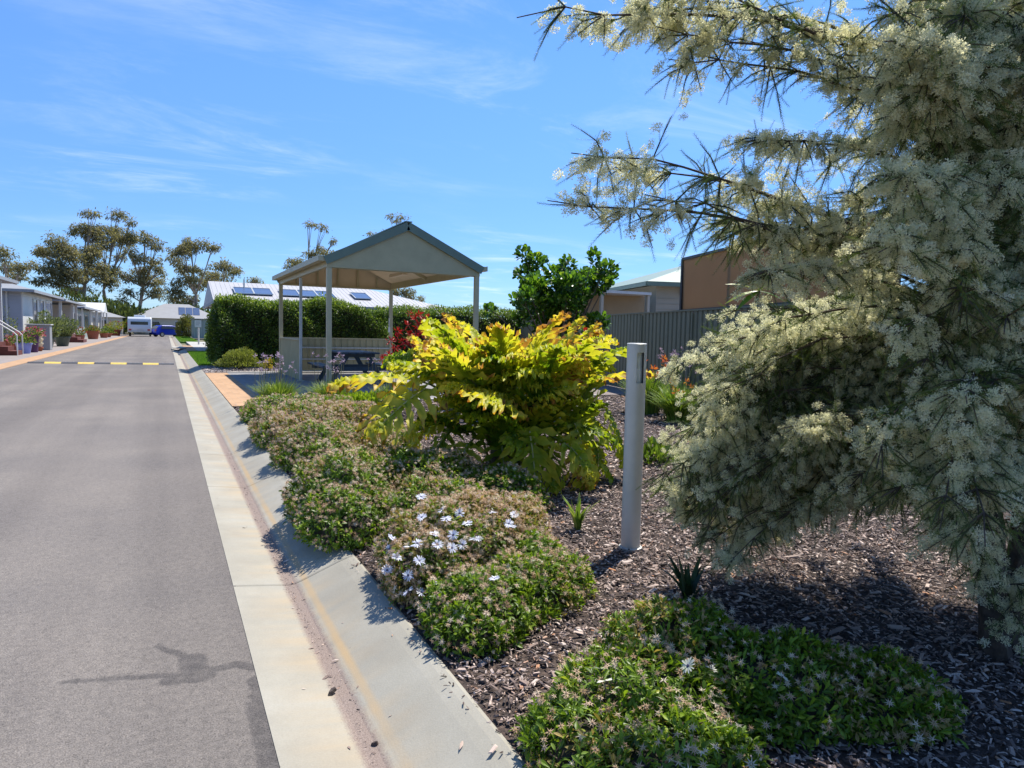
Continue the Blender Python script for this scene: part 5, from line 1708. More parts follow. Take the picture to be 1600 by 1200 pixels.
def cut_leaf(rng, L, age):
    """deeply lobed blade in its own plane: x across, y along, z out of the blade"""
    V, F, A = [], [], []
    nl = 8
    for k in range(nl):
        s = k / (nl - 1)
        y0 = L * (.02 + .86 * s ** 1.05)
        env = L * (.36 + .26 * math.sin(math.pi * min(1, (.18 + s * .82)) ** .9) - .12 * s)
        ang0 = R(100 - 76 * s ** .8)
        for side in (-1, 1):
            ang = ang0 + rng.normal(0, .07)
            ln = env * rng.uniform(.85, 1.12)
            wb = L * .050 * (1.1 - .35 * s)
            ph, ph2 = rng.uniform(0, 6.28), rng.uniform(0, 6.28)
            nb = 8
            b = len(V)
            for i in range(nb + 1):
                u = i / nb
                w = wb * (1 - .62 * u ** 3) * (1 + .34 * math.sin(2 * math.pi * 2.3 * u + ph)) * (1.0 if i else 1.2)
                if i == nb:
                    w *= .15
                a = ang - .35 * u * (1 if s < .8 else .3)
                cx_, cy_ = side * math.sin(a) * ln * u, y0 + math.cos(a) * ln * u
                tx, ty = side * math.sin(a), math.cos(a)
                for j in (-1, 0, 1):
                    rz = L * .035 * math.sin(2 * math.pi * 2.0 * u + ph2 + j * 1.9) * (.3 + abs(j)) - L * .10 * u * u + L * .02 * abs(j)
                    V.append((cx_ - ty * j * w * side, cy_ + tx * j * w * side, rz))
                    A.append(age * (.62 + .5 * u + .12 * abs(j)) + .10 * u + (.10 if (u > .9 and age > .6) else 0))
            for i in range(nb):
                for j in (0, 1):
                    q = b + i * 3 + j
                    F.append((q, q + 1, q + 4, q + 3))
    # terminal lobe
    b = len(V)
    for i in range(6):
        u = i / 5
        w = L * .085 * (1 - u ** 2) * (1 + .3 * math.sin(9 * u))
        for j in (-1, 0, 1):
            V.append((j * w, L * (.84 + .24 * u), L * .02 * math.sin(7 * u + j)))
            A.append(age * (.7 + .5 * u) + .1 * u)
    for i in range(5):
        for j in (0, 1):
            q = b + i * 3 + j
            F.append((q, q + 1, q + 4, q + 3))
    # narrow web along the midrib
    b = len(V)
    for i in range(8):
        u = i / 7
        for j in (-1, 0, 1):
            V.append((j * L * .055 * (1 - .45 * u), L * .93 * u, -.004 - .004 * abs(j)))
            A.append(age * .6)
    for i in range(7):
        for j in (0, 1):
            q = b + i * 3 + j
            F.append((q, q + 1, q + 4, q + 3))
    return np.array(V), np.array(F), np.clip(np.array(A), 0, 1)


def bend(V, droop, L):
    """curve the blade along its length"""
    th = droop * np.clip(V[:, 1] / L, -.5, 1.2)
    y = np.where(abs(droop) > 1e-3, np.sin(th) / (droop + 1e-9) * L, V[:, 1])
    z = -(1 - np.cos(th)) / (droop + 1e-9) * L
    return np.stack([V[:, 0], y - V[:, 2] * -np.sin(th), z + V[:, 2] * np.cos(th)], 1)


ph = thing('cut_leaf_plant', 'big yellow and green plant with deeply cut lobed leaves behind the bollard', 'shrub', (2.72, 5.45, .085))
rng = np.random.default_rng(77)
PC = np.array([2.72, 5.50, .09])
specs = []
# (azimuth deg, attach radius, attach height, blade elevation deg, length, age)
for k in range(30):
    specs.append((k * 137.5, rng.uniform(.08, .55), rng.uniform(.78, 1.0), rng.uniform(40, 82), rng.uniform(.42, .58), rng.uniform(.38, .88)))
for k in range(32):
    specs.append((k * 360 / 32 + rng.normal(0, 6), rng.uniform(.28, .54), rng.uniform(.62, .94), rng.uniform(22, 68), rng.uniform(.44, .58), rng.uniform(.3, .82)))
for k in range(13):
    specs.append((k * 27.7 + rng.normal(0, 7), rng.uniform(.36, .58), rng.uniform(.40, .66), rng.uniform(-25, 30), rng.uniform(.42, .56), rng.uniform(.1, .7)))
for k in range(6):
    specs.append((180 + k * 30 + rng.normal(0, 6), rng.uniform(.42, .70), rng.uniform(.28, .48), rng.uniform(-72, -38), rng.uniform(.36, .48), rng.uniform(.2, .85)))
for k in range(18):
    specs.append((rng.uniform(205, 335), rng.uniform(.22, .58), rng.uniform(.34, .80), rng.uniform(25, 78), rng.uniform(.42, .56), rng.uniform(.12, .62)))
# leaves that read by themselves in the photo: big one to the left, two hanging at the front, top fan
specs += [(182, .78, .86, 14, .66, .80), (196, .80, .80, -8, .64, .78), (258, .66, .50, -62, .56, .62), (302, .60, .52, -55, .56, .66), (335, .80, .60, -60, .50, .5),
          (285, .20, .98, 66, .56, .95), (330, .30, .96, 56, .58, .92), (20, .45, .98, 40, .56, .95), (350, .72, .82, 20, .56, .88), (310, .75, .36, -70, .42, .45), (235, .62, .70, 20, .56, .7), (215, .6, .9, 40, .55, .8)]
for i, (az, ra, ha, el, L_, age) in enumerate(specs):
    a = R(az)
    o = np.array([math.cos(a), math.sin(a), 0])
    j = PC + o * ra * 1.12 + np.array([0, 0, ha * 1.03])
    d = o * math.cos(R(el)) + np.array([0, 0, math.sin(R(el))])
    d = unit(d + rng.normal(0, .12, 3))
    up = np.array([0, 0, 1.0]) * math.cos(R(el)) - o * math.sin(R(el)) + rng.normal(0, .25, 3)
    Mx = frames(d[None], up[None])[0]
    V, F, A = cut_leaf(rng, L_, age)
    dr = rng.uniform(.2, .75)
    V = bend(V, dr, L_)
    lf_ = MB().add(V @ Mx.T + j, F, A).build('leaf', M_PHIL, ph, smooth=True)
    c_ = np.array([(0, 0, .004), (0, .25 * L_, .006), (0, .5 * L_, .006), (0, .75 * L_, .005), (0, .98 * L_, .004)])
    MB().tube(bend(c_, dr, L_) @ Mx.T + j, [.007, .006, .005, .003, .001], 5, var=age).build('midrib', M_RIB, lf_)
    b = PC + o * rng.uniform(.03, .14) + np.array([0, 0, rng.uniform(.05, .35)])
    m1 = b * .5 + j * .5 + np.array([0, 0, .16 + .1 * ra]) - o * .04
    t_ = np.linspace(0, 1, 7)[:, None]
    curve = (1 - t_) ** 2 * b + 2 * t_ * (1 - t_) * m1 + t_ ** 2 * j
    MB().tube(curve, np.linspace(.012, .007, 7), 6, var=age * .7).build('leaf_stalk', M_PET, lf_)
mb = MB()
for k in range(4):
    o = np.array([math.cos(k * 1.6), math.sin(k * 1.6), 0])
    mb.tube([PC + o * .06 + [0, 0, -.03], PC + o * .10 + [0, 0, .2], PC + o * .12 + [0, 0, .48]], [.06, .055, .035], 9)
mb.build('trunk', solid('scarred_trunk', (0.13, 0.11, 0.07), .85, .35, 14, bump=.6, bscale=30), ph)
# older drooping dry leaf at its foot
# ------------------------------------------------------------------ small glossy tree
M_GLOS = leafmat('glossy_leaf', [(0, (0.03, 0.075, 0.010)), (.45, (0.08, 0.18, 0.018)), (.8, (0.18, 0.33, 0.03)), (1, (0.34, 0.44, 0.05))], 0.42, 0.28, .5)
OBV, OBF = leaf(1.0, .62, [.12, .6, .95, 1.0, .55], .10, .12)
tr_ = thing('small_tree', 'small upright tree with glossy dark green rounded leaves behind the yellow plant', 'tree', (5.7, 9.6, .085))
rng = np.random.default_rng(55)
TB = np.array([5.66, 9.6, .07])
br, fo = MB(), MB()
top = TB + np.array([0.02, .0, .95])
br.tube([TB, TB * .5 + top * .5 + [.03, 0, 0], top], [.05, .042, .036], 8)
TC = [(850, 470, 30, 26), (880, 460, 30, 30), (900, 490, 26, 26), (830, 450, 20, 20), (870, 430, 20, 14), (865, 500, 24, 24), (925, 440, 20, 16), (834, 394, 12, 10), (850, 408, 16, 12), (842, 425, 18, 12), (872, 418, 12, 14), (900, 408, 8, 12), (918, 425, 16, 12), (940, 428, 16, 10), (955, 434, 10, 7), (860, 445, 24, 14), (835, 455, 22, 12), (890, 448, 22, 16),
      (922, 448, 18, 12), (805, 462, 14, 9), (795, 470, 16, 8), (782, 484, 9, 7), (825, 478, 22, 12), (865, 475, 26, 14), (905, 475, 24, 16), (890, 500, 26, 16), (915, 505, 18, 14), (900, 530, 22, 14), (925, 520, 10, 9), (880, 540, 20, 14), (915, 545, 14, 10), (860, 510, 20, 14), (835, 500, 16, 10)]
s = 10.3 / FPX
for px, py, rx, ry in TC:
    c = at(px, py, 9.6)
    c[1] += rng.uniform(-.55, .55)
    j = top + (np.array([c[0], c[1], c[2]]) - top) * .15
    if c[2] < 1.0:
        j = TB + (top - TB) * .6
    br.tube([j, j * .45 + c * .55 + [0, 0, -.06], c + [0, 0, ry * s * .6]], [.018, .011, .004], 5, cap=False)
    m = int(10 + rx * ry * .55)
    q = rdir(rng, m)
    P = c + q * np.array([rx * s, rx * s * 1.1, ry * s]) * rng.uniform(.2, 1, (m, 1)) ** .5
    d = unit(q * .7 + rdir(rng, m) * .6 + [0, 0, .55])
    fo.scatter(OBV, OBF, P, frames(d, rdir(rng, m) + [0, -.3, .8]), rng.uniform(.06, .105, m), np.clip(.35 + .3 * q[:, 2] + .22 * rng.normal(size=m), 0, 1))
br.build('trunk', M_TWIG, tr_, smooth=True)
fo.build('crown', M_GLOS, tr_)

# ------------------------------------------------------------------ grassy tufts with purple flower stalks
M_STRAP = leafmat('strap_leaf', [(0, (0.08, 0.15, 0.02)), (.5, (0.18, 0.28, 0.04)), (1, (0.36, 0.42, 0.10))], .35, .45)
M_LILAC = leafmat('lilac_flower', [(0, (0.38, 0.25, 0.38)), (.6, (0.54, 0.41, 0.50)), (1, (0.68, 0.55, 0.60))], .3, .6, .2, (1, 1, 1))
M_STALK = leafmat('flower_stalk', [(0, (0.12, 0.14, 0.05)), (1, (0.30, 0.26, 0.14))], .1)


def blades(mb, rng, c, n, L, w, spread, r0, var=None, seg=5):
    """arching grass blades as narrow ribbons"""
    for k in range(n):
        a = rng.uniform(0, 6.28)
        o = np.array([math.cos(a), math.sin(a), 0])
        b = np.array(c) + o * rng.uniform(0, r0) + [0, 0, -.005]
        ln = L * rng.uniform(.6, 1.15)
        sp_ = spread * rng.uniform(.15, 1.0)
        t_ = np.linspace(0, 1, seg)
        P = b + o * (ln * sp_ * t_ ** 1.6)[:, None] + np.array([0, 0, 1.0]) * (ln * (t_ - .42 * sp_ * t_ ** 2.4))[:, None]
        s_ = np.cross(o, [0, 0, 1.0])
        ww = w * np.array([.8, 1, .9, .65, .08]) if seg == 5 else w * np.linspace(1, .1, seg)
        V = np.stack([P - s_ * ww[:, None] / 2, P + s_ * ww[:, None] / 2], 1).reshape(-1, 3)
        mb.add(V, np.array([(2 * i, 2 * i + 1, 2 * i + 3, 2 * i + 2) for i in range(seg - 1)]), rng.uniform(0, 1) if var is None else var)


def tuft_plant(name, label, cat, c, n, L, w, spread, r0, seed, nst, hst, fm, umb=9, leafm=None, us=.012, group=None, stm=None):
    rng = np.random.default_rng(seed)
    t = thing(name, label, cat, c, group)
    mb = MB()
    blades(mb, rng, c, n, L, w, spread, r0)
    mb.build('leaves', leafm or M_STRAP, t)
    if nst:
        for k in range(nst):
            a = rng.uniform(0, 6.28)
            b = np.array(c) + np.array([math.cos(a), math.sin(a), 0]) * rng.uniform(0, r0 * 1.6)
            e = b + np.array([rng.normal(0, .07), rng.normal(0, .07), hst * rng.uniform(.72, 1.12)])
            st_ = MB().tube([b, b * .5 + e * .5 + rng.normal(0, .01, 3), e], .0034, 4, var=rng.uniform(0, 1), cap=False).build('flower_stalk', stm or M_STALK, t)
            m = umb
            d = unit(rdir(rng, m) + [0, 0, .5])
            MB().scatter(SPV2, SPF2, e + d * us * .35, frames(d, rdir(rng, m)), us * 2.2 * rng.uniform(.8, 1.3, m), rng.uniform(0, 1, m)).build('flower_head', fm, st_)
    return t


G1 = 'purple flowered tufts along the shelter paving'
tuft_plant('garlic_tuft', 'bright grassy tuft with purple flower stalks at the paving corner by the kerb', 'grass tuft', (1.62, 11.75, .085), 1000, .48, .013, .85, .22, 301, 26, .80, M_LILAC, group=G1, us=.017)
tuft_plant('garlic_tuft', 'second grassy tuft with purple stalks, in line with the front shelter post', 'grass tuft', (2.42, 11.5, .085), 1000, .48, .013, .85, .2, 302, 18, .80, M_LILAC, group=G1, us=.016)
tuft_plant('garlic_tuft', 'thin grassy tuft with pale stalks at the left edge of the yellow plant', 'grass tuft', (3.45, 11.5, .085), 500, .42, .012, .8, .22, 303, 34, .80, M_LILAC, group=G1, us=.014)
tuft('ground_cover', 'small low leafy green mound between the purple tufts and the dark reeds', 'shrub', (2.88, 11.2, .085), .46, .34, .26, 1500, M_DLEAF, .07, 304, z0=.02)
M_REED = leafmat('dark_reed', [(0, (0.035, 0.045, 0.02)), (.6, (0.08, 0.09, 0.04)), (1, (0.20, 0.17, 0.09))], .15)
tuft_plant('reed_clump', 'sparse clump of thin dark upright reeds in the mulch', 'reeds', (2.62, 9.0, .085), 70, .42, .007, .42, .14, 305, 12, .45, M_SPENT, 4, M_REED, .008)
G2 = 'grass clumps by the olive fence'
M_KLEAF = leafmat('sword_leaf', [(0, (0.07, 0.13, 0.015)), (.5, (0.16, 0.28, 0.03)), (1, (0.36, 0.42, 0.07))], .35, .45)
M_ORF = leafmat('orange_flower', [(0, (0.55, 0.07, 0.03)), (.5, (0.70, 0.20, 0.05)), (1, (0.80, 0.38, 0.08))], .35)
tuft_plant('paw_clump', 'green grassy clump with coral flowers, half hidden behind the bollard', 'grass clump', (7.25, 9.3, .085), 820, .72, .016, .75, .2, 306, 10, .84, M_ORF, 12, M_KLEAF, .03, G2)
tuft_plant('paw_clump', 'wider green grassy clump with low orange flowers right of the bollard', 'grass clump', (6.95, 8.15, .085), 900, .62, .016, .95, .2, 307, 9, .60, M_ORF, 10, M_KLEAF, .022, G2)
tuft_plant('garlic_tuft', 'row of thin purple flower stalks in front of the olive fence', 'grass tuft', (8.9, 10.6, .085), 300, .5, .010, .7, .35, 308, 34, .98, M_LILAC, group=G1, us=.018)
tuft_plant('garlic_tuft', 'right hand purple flower stalks before the olive fence, near the blossom tree', 'grass tuft', (9.0, 9.6, .085), 240, .5, .010, .7, .45, 309, 26, .92, M_LILAC, group=G1, us=.018)
# red kangaroo paw behind the yellow plant
rp_ = thing('red_flower_plant', 'tall stems of dark red flowers between shelter post and yellow plant', 'plant', (4.35, 10.6, .085))
rng = np.random.default_rng(66)
mb = MB()
blades(mb, rng, (4.35, 10.6, .085), 160, .75, .02, .7, .2)
mb.build('leaves', M_KLEAF, rp_)
for (px, py) in ((640, 490), (655, 492), (648, 500), (665, 497), (637, 508), (652, 510), (662, 505), (648, 525), (660, 522), (672, 520), (640, 522), (622, 518), (620, 528), (628, 535), (640, 532), (610, 533), (635, 540), (650, 540), (645, 528), (618, 545), (608, 555), (606, 565), (600, 560), (625, 560), (615, 570)):
    p = at(px, py, 10.6 + rng.uniform(-.3, .3))
    b = np.array([4.35, 10.6, .08]) + [rng.normal(0, .08), rng.normal(0, .08), 0]
    st_ = MB().tube([b, b * .4 + p * .6 + [0, 0, .12], p], [.007, .005, .003], 4, cap=False).build('flower_stem', M_STALK, rp_)
    m = 18
    d = unit(rdir(rng, m) + [0, 0, .3])
    MB().scatter(SPV2, SPF2, p + d * .015, frames(d, rdir(rng, m)), rng.uniform(.05, .085, m), rng.uniform(0, 1, m)).build('flower_head', M_REDF, st_)
# single red flower spike on the right of the yellow plant
tuft_plant('red_flower_plant', 'few red flowers showing above the yellow leaves on the right', 'plant', (4.75, 7.3, .085), 60, .7, .02, .4, .1, 310, 5, 1.22, M_REDF, 16, M_KLEAF, .03)
# small strap leaved plants
tuft_plant('lily_plant', 'small fresh green strap leaved plant alone in the mulch left of the bollard', 'plant', (2.42, 3.80, .085), 16, .26, .026, .55, .02, 311, 0, 0, None, leafm=M_STRAP)
M_FLAX = leafmat('dark_flax_leaf', [(0, (0.012, 0.035, 0.012)), (.7, (0.03, 0.07, 0.025)), (1, (0.06, 0.10, 0.03))], .2, .4)
tuft_plant('flax_plant', 'dark strap leaved plant in the shade of the blossom tree', 'plant', (2.25, 2.52, .085), 15, .24, .028, .8, .025, 312, 0, 0, None, leafm=M_FLAX)
tuft('ground_cover', 'broad leaved green patch behind the bollard, by the blossom tree', 'shrub', (4.5, 5.6, .085), .24, .22, .16, 200, M_HEDGE, .09, 313, z0=.02)
# long leaved shoot that reaches up in front of the shade blind
fs = thing('long_leaf_plant', 'tall thin plant with bright yellow green long leaves before the brown blind', 'plant', (3.95, 4.3, .085))
tip = at(1186, 455, 4.3)
b = np.array([3.95, 4.3, .07])
MB().tube([b, b * .5 + tip * .5 + [.05, 0, 0], tip], [.02, .016, .012], 7).build('stem', M_TWIG, fs)
LLV, LLF = leaf(1.0, .21, [.2, .7, 1, .95, .6, .05], .12, .25)
rng = np.random.default_rng(5)
for (px, py, v_) in ((1143, 434, .95), (1137, 461, .85), (1153, 473, .55), (1210, 432, .9), (1216, 446, .7), (1195, 470, .6), (1180, 430, .7), (1228, 462, .5)):
    e = at(px, py, 4.3 + rng.uniform(-.15, .15))
    d = e - tip
    MB().scatter(LLV, LLF, tip[None], frames(d[None], np.array([[0, -.3, 1.0]])), np.linalg.norm(d) * 1.08, v_).build('leaf', leafmat('lime_long_leaf', [(0, (0.05, 0.12, 0.015)), (.5, (0.10, 0.20, 0.02)), (1, (0.36, 0.42, 0.03))], .4, .35) if 'lime_long_leaf' not in bpy.data.materials else bpy.data.materials['lime_long_leaf'], fs)
# ------------------------------------------------------------------ big white flowering tree at the right
M_NEED = leafmat('needle_leaf', [(0, (0.03, 0.06, 0.016)), (.5, (0.11, 0.165, 0.04)), (.85, (0.23, 0.29, 0.07)), (1, (0.36, 0.39, 0.10))], .35, .5, .35)
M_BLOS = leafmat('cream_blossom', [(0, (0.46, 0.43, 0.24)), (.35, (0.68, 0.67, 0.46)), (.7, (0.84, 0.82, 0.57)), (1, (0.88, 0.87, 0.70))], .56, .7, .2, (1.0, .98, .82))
M_PBARK = solid('grey_brown_bark', (0.075, 0.052, 0.038), .95, .5, 22, bump=1.0, bscale=45)
mt = thing('blossom_tree', 'large tree covered in fluffy cream white blossom filling the right side', 'tree', (3.12, 1.58, .085))
rng = np.random.default_rng(91)
TA = [np.array(p) for p in ((3.07, 1.56, .06), (3.02, 1.58, .5), (2.93, 1.62, 1.1), (2.84, 1.66, 1.8), (2.78, 1.70, 2.5), (2.74, 1.75, 3.3))]
TBk = [np.array(p) for p in ((3.22, 1.60, .06), (3.30, 1.62, .5), (3.40, 1.68, 1.1), (3.52, 1.75, 1.9), (3.60, 1.8, 2.6), (3.62, 1.85, 3.2))]
for pts, r in ((TA, [.060, .046, .038, .032, .024, .012]), (TBk, [.052, .040, .034, .028, .02, .01])):
    t_ = np.linspace(0, 5, 26)
    P = np.stack([np.interp(t_, range(6), [p[i] for p in pts]) for i in range(3)], 1) + rng.normal(0, .006, (26, 3))
    P[0] = pts[0]
    tk = MB().tube(P, np.interp(t_, range(6), r) * (1 + .07 * rng.normal(size=26)), 18)
    q = tk.V[0]
    ridge = np.sin(np.arctan2(q[:, 1] - P[0][1], q[:, 0] - P[0][0]) * 9 + q[:, 2] * 5) * .004 + rng.normal(0, .0022, len(q))
    cen = np.repeat(P, 18, 0)
    tk.V[0] = q + unit(q - cen) * ridge[:, None]
    tk.build('trunk', M_PBARK, mt, smooth=False)


def trunk_at(pts, z):
    zs = [p[2] for p in pts]
    return np.array([np.interp(z, zs, [p[i] for p in pts]) for i in range(3)])


limbs = []


def limb(start, end, rise, sag=0.0, n=16, w=1.0):
    t_ = np.linspace(0, 1, n)[:, None]
    mid = start * .45 + end * .55 + np.array([0, 0, rise])
    P = (1 - t_) ** 2 * start + 2 * t_ * (1 - t_) * mid + t_ ** 2 * end
    P[:, 2] -= sag * t_[:, 0] ** 3
    P += np.cumsum(rng.normal(0, .014, P.shape), 0) * t_
    limbs.append((P, w))


# limbs whose tips show against the sky or the ground in the photo: (tip px, tip py, distance, start height, rise)
for px, py, y, z0, rise, w in ((868, 338, 1.75, 1.55, .22, .8), (905, 272, 1.85, 1.6, .20, .8), (965, 275, 1.90, 1.6, .2, .9), (1000, 325, 1.70, 1.55, .15, .9), (1080, 365, 1.90, 1.5, .2, 1), (1150, 395, 1.60, 1.45, .2, 1),
                               (1045, 30, 1.80, 2.2, .10, .9), (1070, 115, 1.75, 2.15, .18, .9), (850, 0, 1.80, 2.4, .2, .7), (940, 8, 1.95, 2.4, .2, .8), (1010, -8, 1.75, 2.3, .12, .9), 
                               (1205, 190, 1.60, 2.0, .1, 1), (1060, 640, 2.55, 1.1, .32, .8), (1040, 700, 2.75, .95, .34, .75), (1012, 745, 2.50, .9, .34, .75), (1020, 800, 2.65, .85, .36, .7), (1055, 860, 2.45, .8, .36, .65), (1085, 890, 2.55, .75, .40, .65), (1110, 600, 2.65, 1.1, .28, 1), (1120, 500, 2.45, 1.25, .25, 1),
                               (1100, 790, 2.35, .8, .3, .9), (1150, 840, 2.45, .75, .32, .9), (1200, 800, 2.25, .75, .3, 1), (1290, 790, 1.75, .8, .3, 1), (1160, 700, 2.35, .9, .3, 1), (1230, 680, 1.80, .95, .25, 1), (1340, 740, 1.70, .9, .25, 1), (1130, 560, 2.35, 1.15, .25, 1),
                               (1440, 800, 1.35, .8, .25, 1), (1510, 760, 1.30, .85, .25, 1), (1590, 840, 1.35, .7, .2, 1), (1540, 880, 1.45, .6, .2, .9), (1460, 830, 1.50, .7, .25, 1), (1250, 800, 2.20, .8, .3, 1)):
    tip = at(px, py, y)
    s_ = trunk_at(TA, z0)
    limb(s_, tip, rise * .8, 0.0, 14, w)
EDGE_Y = [-60, 50, 100, 200, 260, 330, 400, 500, 600, 700, 800, 860, 900]
EDGE_X = [1270, 1250, 1235, 1245, 1275, 1290, 1230, 1190, 1150, 1110, 1120, 1180, 1330]
LOW_X = [1000, 1100, 1200, 1350, 1450, 1500, 1620]
LOW_Y = [760, 850, 800, 745, 790, 840, 900]


def inside(p):
    px, py = proj(p)
    if not (px > np.interp(py, EDGE_Y, EDGE_X) and py < np.interp(px, LOW_X, LOW_Y)):
        return False
    q = p[:2] - SUN_DIR * (p[2] - .3) / math.tan(R(SUN_EL))     # keep the kerb side of the bed in the sun
    return not (q[0] < 1.95 and q[1] > 1.3)


# fill limbs all round
for k in range(300):
    tr0 = TA if k % 2 else TBk
    z0 = rng.uniform(.75, 3.0)
    az = rng.uniform(0, 2 * np.pi)
    r_ = rng.uniform(.6, 1.25) * (1.15 - .22 * max(0, z0 - 1.6))
    s_ = trunk_at(tr0, z0)
    e = s_ + np.array([math.cos(az) * r_, math.sin(az) * r_, rng.uniform(-.25, .35)])
    if e[1] < 1.1:
        e[1] = 1.1 + rng.uniform(0, .3)
    if not inside(e) or len(limbs) > 215:
        continue
    limb(s_, e, rng.uniform(.10, .30), 0.05, 12, 1.0)
for k in range(110):      # crown seen between the two trunks and above
    s_ = trunk_at(TA if k % 3 else TBk, rng.uniform(1.3, 3.0))
    px, py = rng.uniform(1230, 1600), rng.uniform(-60, 560)
    e = at(px, py, rng.uniform(1.35, 2.5))
    if not inside(e) or len(limbs) > 215:
        continue
    limb(s_, e, rng.uniform(.05, .25), 0.05, 12, 1.0)
# lower skirt that sweeps out towards the bollard
for k in range(260):
    px, py = rng.uniform(1005, 1420) if k % 2 else rng.uniform(1005, 1220), rng.uniform(560 if k % 2 == 0 else 480, 880)
    y = rng.uniform(2.1, 2.9)
    if px < np.interp(py, EDGE_Y, EDGE_X) - 75 or py > np.interp(px, LOW_X, LOW_Y) + 25:
        continue
    e = at(px, py, y)
    s_ = trunk_at(TA, rng.uniform(.75, 1.5))
    if len(limbs) < 400:
        limb(s_, e, rng.uniform(.2, .42), 0.05, 14, 1.0)
# short leafy shoots low on the trunks
for k in range(14):
    tr0 = TA if k % 2 else TBk
    s_ = trunk_at(tr0, rng.uniform(.22, .75))
    az = rng.uniform(0, 6.28)
    limb(s_, s_ + np.array([math.cos(az) * .16, math.sin(az) * .16, rng.uniform(.0, .14)]), .04, 0.0, 6, 1.0)
# leafy limbs on the near side, in front of the trunks
for k in range(60):
    px, py = rng.uniform(1380, 1640), rng.uniform(-40, 840)
    e = at(px, py, rng.uniform(1.12, 1.45))
    s_ = trunk_at(TA if px < 1540 else TBk, max(.7, e[2] + rng.uniform(-.1, .3)))
    limb(s_, e, rng.uniform(.05, .2), 0.03, 10, 1.2)
# needle spray template along +y, unit length
sv_, sf_, sa_ = [], [], []
nn = 60
for k in range(nn):
    u = .04 + .96 * k / nn
    a = k * 2.399
    ln = .125 * (1 - .25 * u) * (1 + .2 * math.sin(k * 5.1))
    o = np.array([math.cos(a), 0, math.sin(a)])
    d = unit(o * .8 + np.array([0, .75, 0]))
    b = np.array([0, u, 0]) + np.array([.02 * math.sin(u * 4), 0, -.06 * u * u])
    s_ = unit(np.cross(d, [0.3, .1, .9])) * .007
    i = len(sv_)
    sv_ += [b - s_, b + s_, b + d * ln]
    sf_.append((i, i + 1, i + 2))
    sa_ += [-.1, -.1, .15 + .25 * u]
i = len(sv_)
sv_ += [(-.006, 0, 0), (.006, 0, 0), (.003, 1, -.06), (0, 0, -.006), (0, 0, .006), (.0, 1, -.06)]
sf_ += [(i, i + 1, i + 2), (i + 3, i + 4, i + 5)]
sa_ += [-.3] * 6
SV_, SF_, SA_ = np.array(sv_, float), np.array(sf_), np.array(sa_)
# fluffy flower spike: fine stamens radiating from a short axis
def spike(n, seed):
    g = np.random.default_rng(seed)
    v, f, a = [], [], []
    for k in range(n):
        u = g.uniform(-.5, .5)
        d = unit(g.normal(size=3) + np.array([0, u * 1.5, 0]))
        ln = g.uniform(.35, 1.0) * (1 - .3 * abs(u))
        # a short bit of one stamen: fine specks that add up to fluff
        c = np.array([0, u, 0]) + d * ln
        e = unit(d + .7 * g.normal(size=3))
        s_ = unit(np.cross(e, g.normal(size=3))) * .085
        i = len(v)
        v += [c - e * .22, c + e * .14 - s_, c + e * .14 + s_]
        f.append((i, i + 1, i + 2))
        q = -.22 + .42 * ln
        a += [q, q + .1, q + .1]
    return np.array(v), np.array(f), np.array(a)


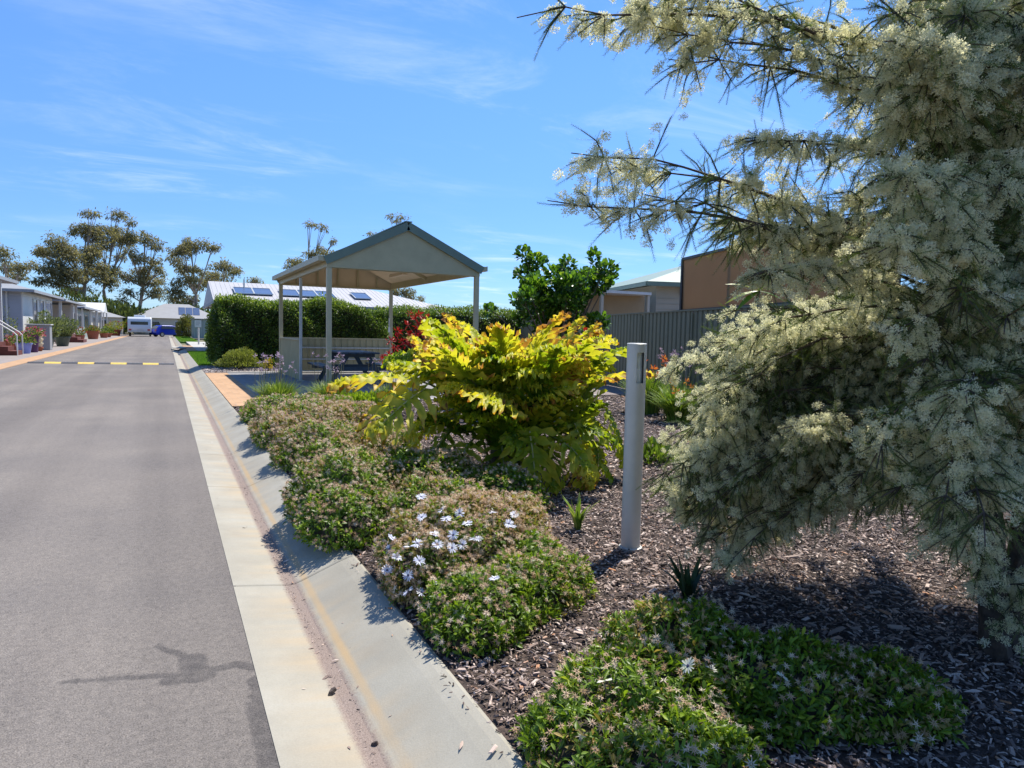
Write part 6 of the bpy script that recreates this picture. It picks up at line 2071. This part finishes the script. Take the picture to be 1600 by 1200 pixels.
SPK = [spike(120, s_) for s_ in (1, 2, 3)]
need, blos = MB(), MB()
lb, tw = None, MB()
pos_s, dir_s, len_s, var_s = [], [], [], []
bp, bd, bs_, bv = [], [], [], []
for P, w in limbs:
    n = len(P)
    ln = np.sum(np.linalg.norm(np.diff(P, axis=0), axis=1))
    MB().tube(P, np.linspace(.0065 * (.4 + .6 * ln), .0015, n), 6, cap=False).build('limb', M_PBARK, mt)
    T = unit(np.gradient(P, axis=0))
    nb = int(ln * 32 * w) + 4
    for k in range(nb):
        u = rng.uniform(.22, 1.0) ** .8
        i = min(n - 1, int(u * (n - 1)))
        p, t_ = P[i], T[i]
        rd = unit(rng.normal(size=3) * np.array([1, 1, .55]))
        d = unit(t_ * .6 + rd * .85 + np.array([0, 0, -.28]))
        L_ = rng.uniform(.09, .21) * (1.15 - .45 * u) * (.85 + .15 * w)
        # every twig is a drooping chain of two sprays
        q1 = p + d * L_ * .55
        d2 = unit(d + np.array([0, 0, -.35]) + rng.normal(0, .15, 3))
        tw.tube([p, q1, q1 + d2 * L_ * .5], [.0028, .002, .001], 3, cap=False)
        v0 = np.clip(.40 + .16 * rng.normal(), 0, 1)
        for q, dd, f_ in ((p, d, .7), (q1, d2, .8)):
            pos_s.append(q); dir_s.append(dd); len_s.append(L_ * f_); var_s.append(v0)
        # side sprays
        for m in range(3):
            sdv = unit(d + rng.normal(0, .75, 3) + np.array([0, 0, -.1]))
            pos_s.append(p + d * L_ * rng.uniform(.1, .6)); dir_s.append(sdv); len_s.append(L_ * rng.uniform(.4, .7)); var_s.append(v0 + .06)
        if rng.uniform() < .22 + .74 * (math.sin(p[0] * 7.1 + p[2] * 3.3) * math.sin(p[2] * 6.3 + 1.7 * p[1]) > -.25):
            for m in range(rng.integers(2, 8)):
                base = p + d * L_ * rng.uniform(.25, .6) if m == 0 else q1 + d2 * L_ * rng.uniform(-.2, .45)
                base = base + rng.normal(0, .02, 3)
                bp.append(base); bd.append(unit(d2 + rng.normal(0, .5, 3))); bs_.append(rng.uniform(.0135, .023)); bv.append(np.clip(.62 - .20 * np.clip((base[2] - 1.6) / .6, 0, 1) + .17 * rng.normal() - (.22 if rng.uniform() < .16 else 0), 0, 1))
pos_s, dir_s = np.array(pos_s), np.array(dir_s)
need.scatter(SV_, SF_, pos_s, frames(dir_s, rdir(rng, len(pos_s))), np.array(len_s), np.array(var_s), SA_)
bp, bd, bs_, bv = np.array(bp), np.array(bd), np.array(bs_), np.array(bv)
w = rng.integers(0, 3, len(bp))
for k in range(3):
    i = w == k
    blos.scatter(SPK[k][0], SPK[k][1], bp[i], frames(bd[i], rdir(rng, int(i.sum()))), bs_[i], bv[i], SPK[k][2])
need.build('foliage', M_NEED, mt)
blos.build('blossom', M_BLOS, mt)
tw.build('twigs', M_PBARK, mt)
print('blossom tree: sprays', len(pos_s), 'spikes', len(bp))
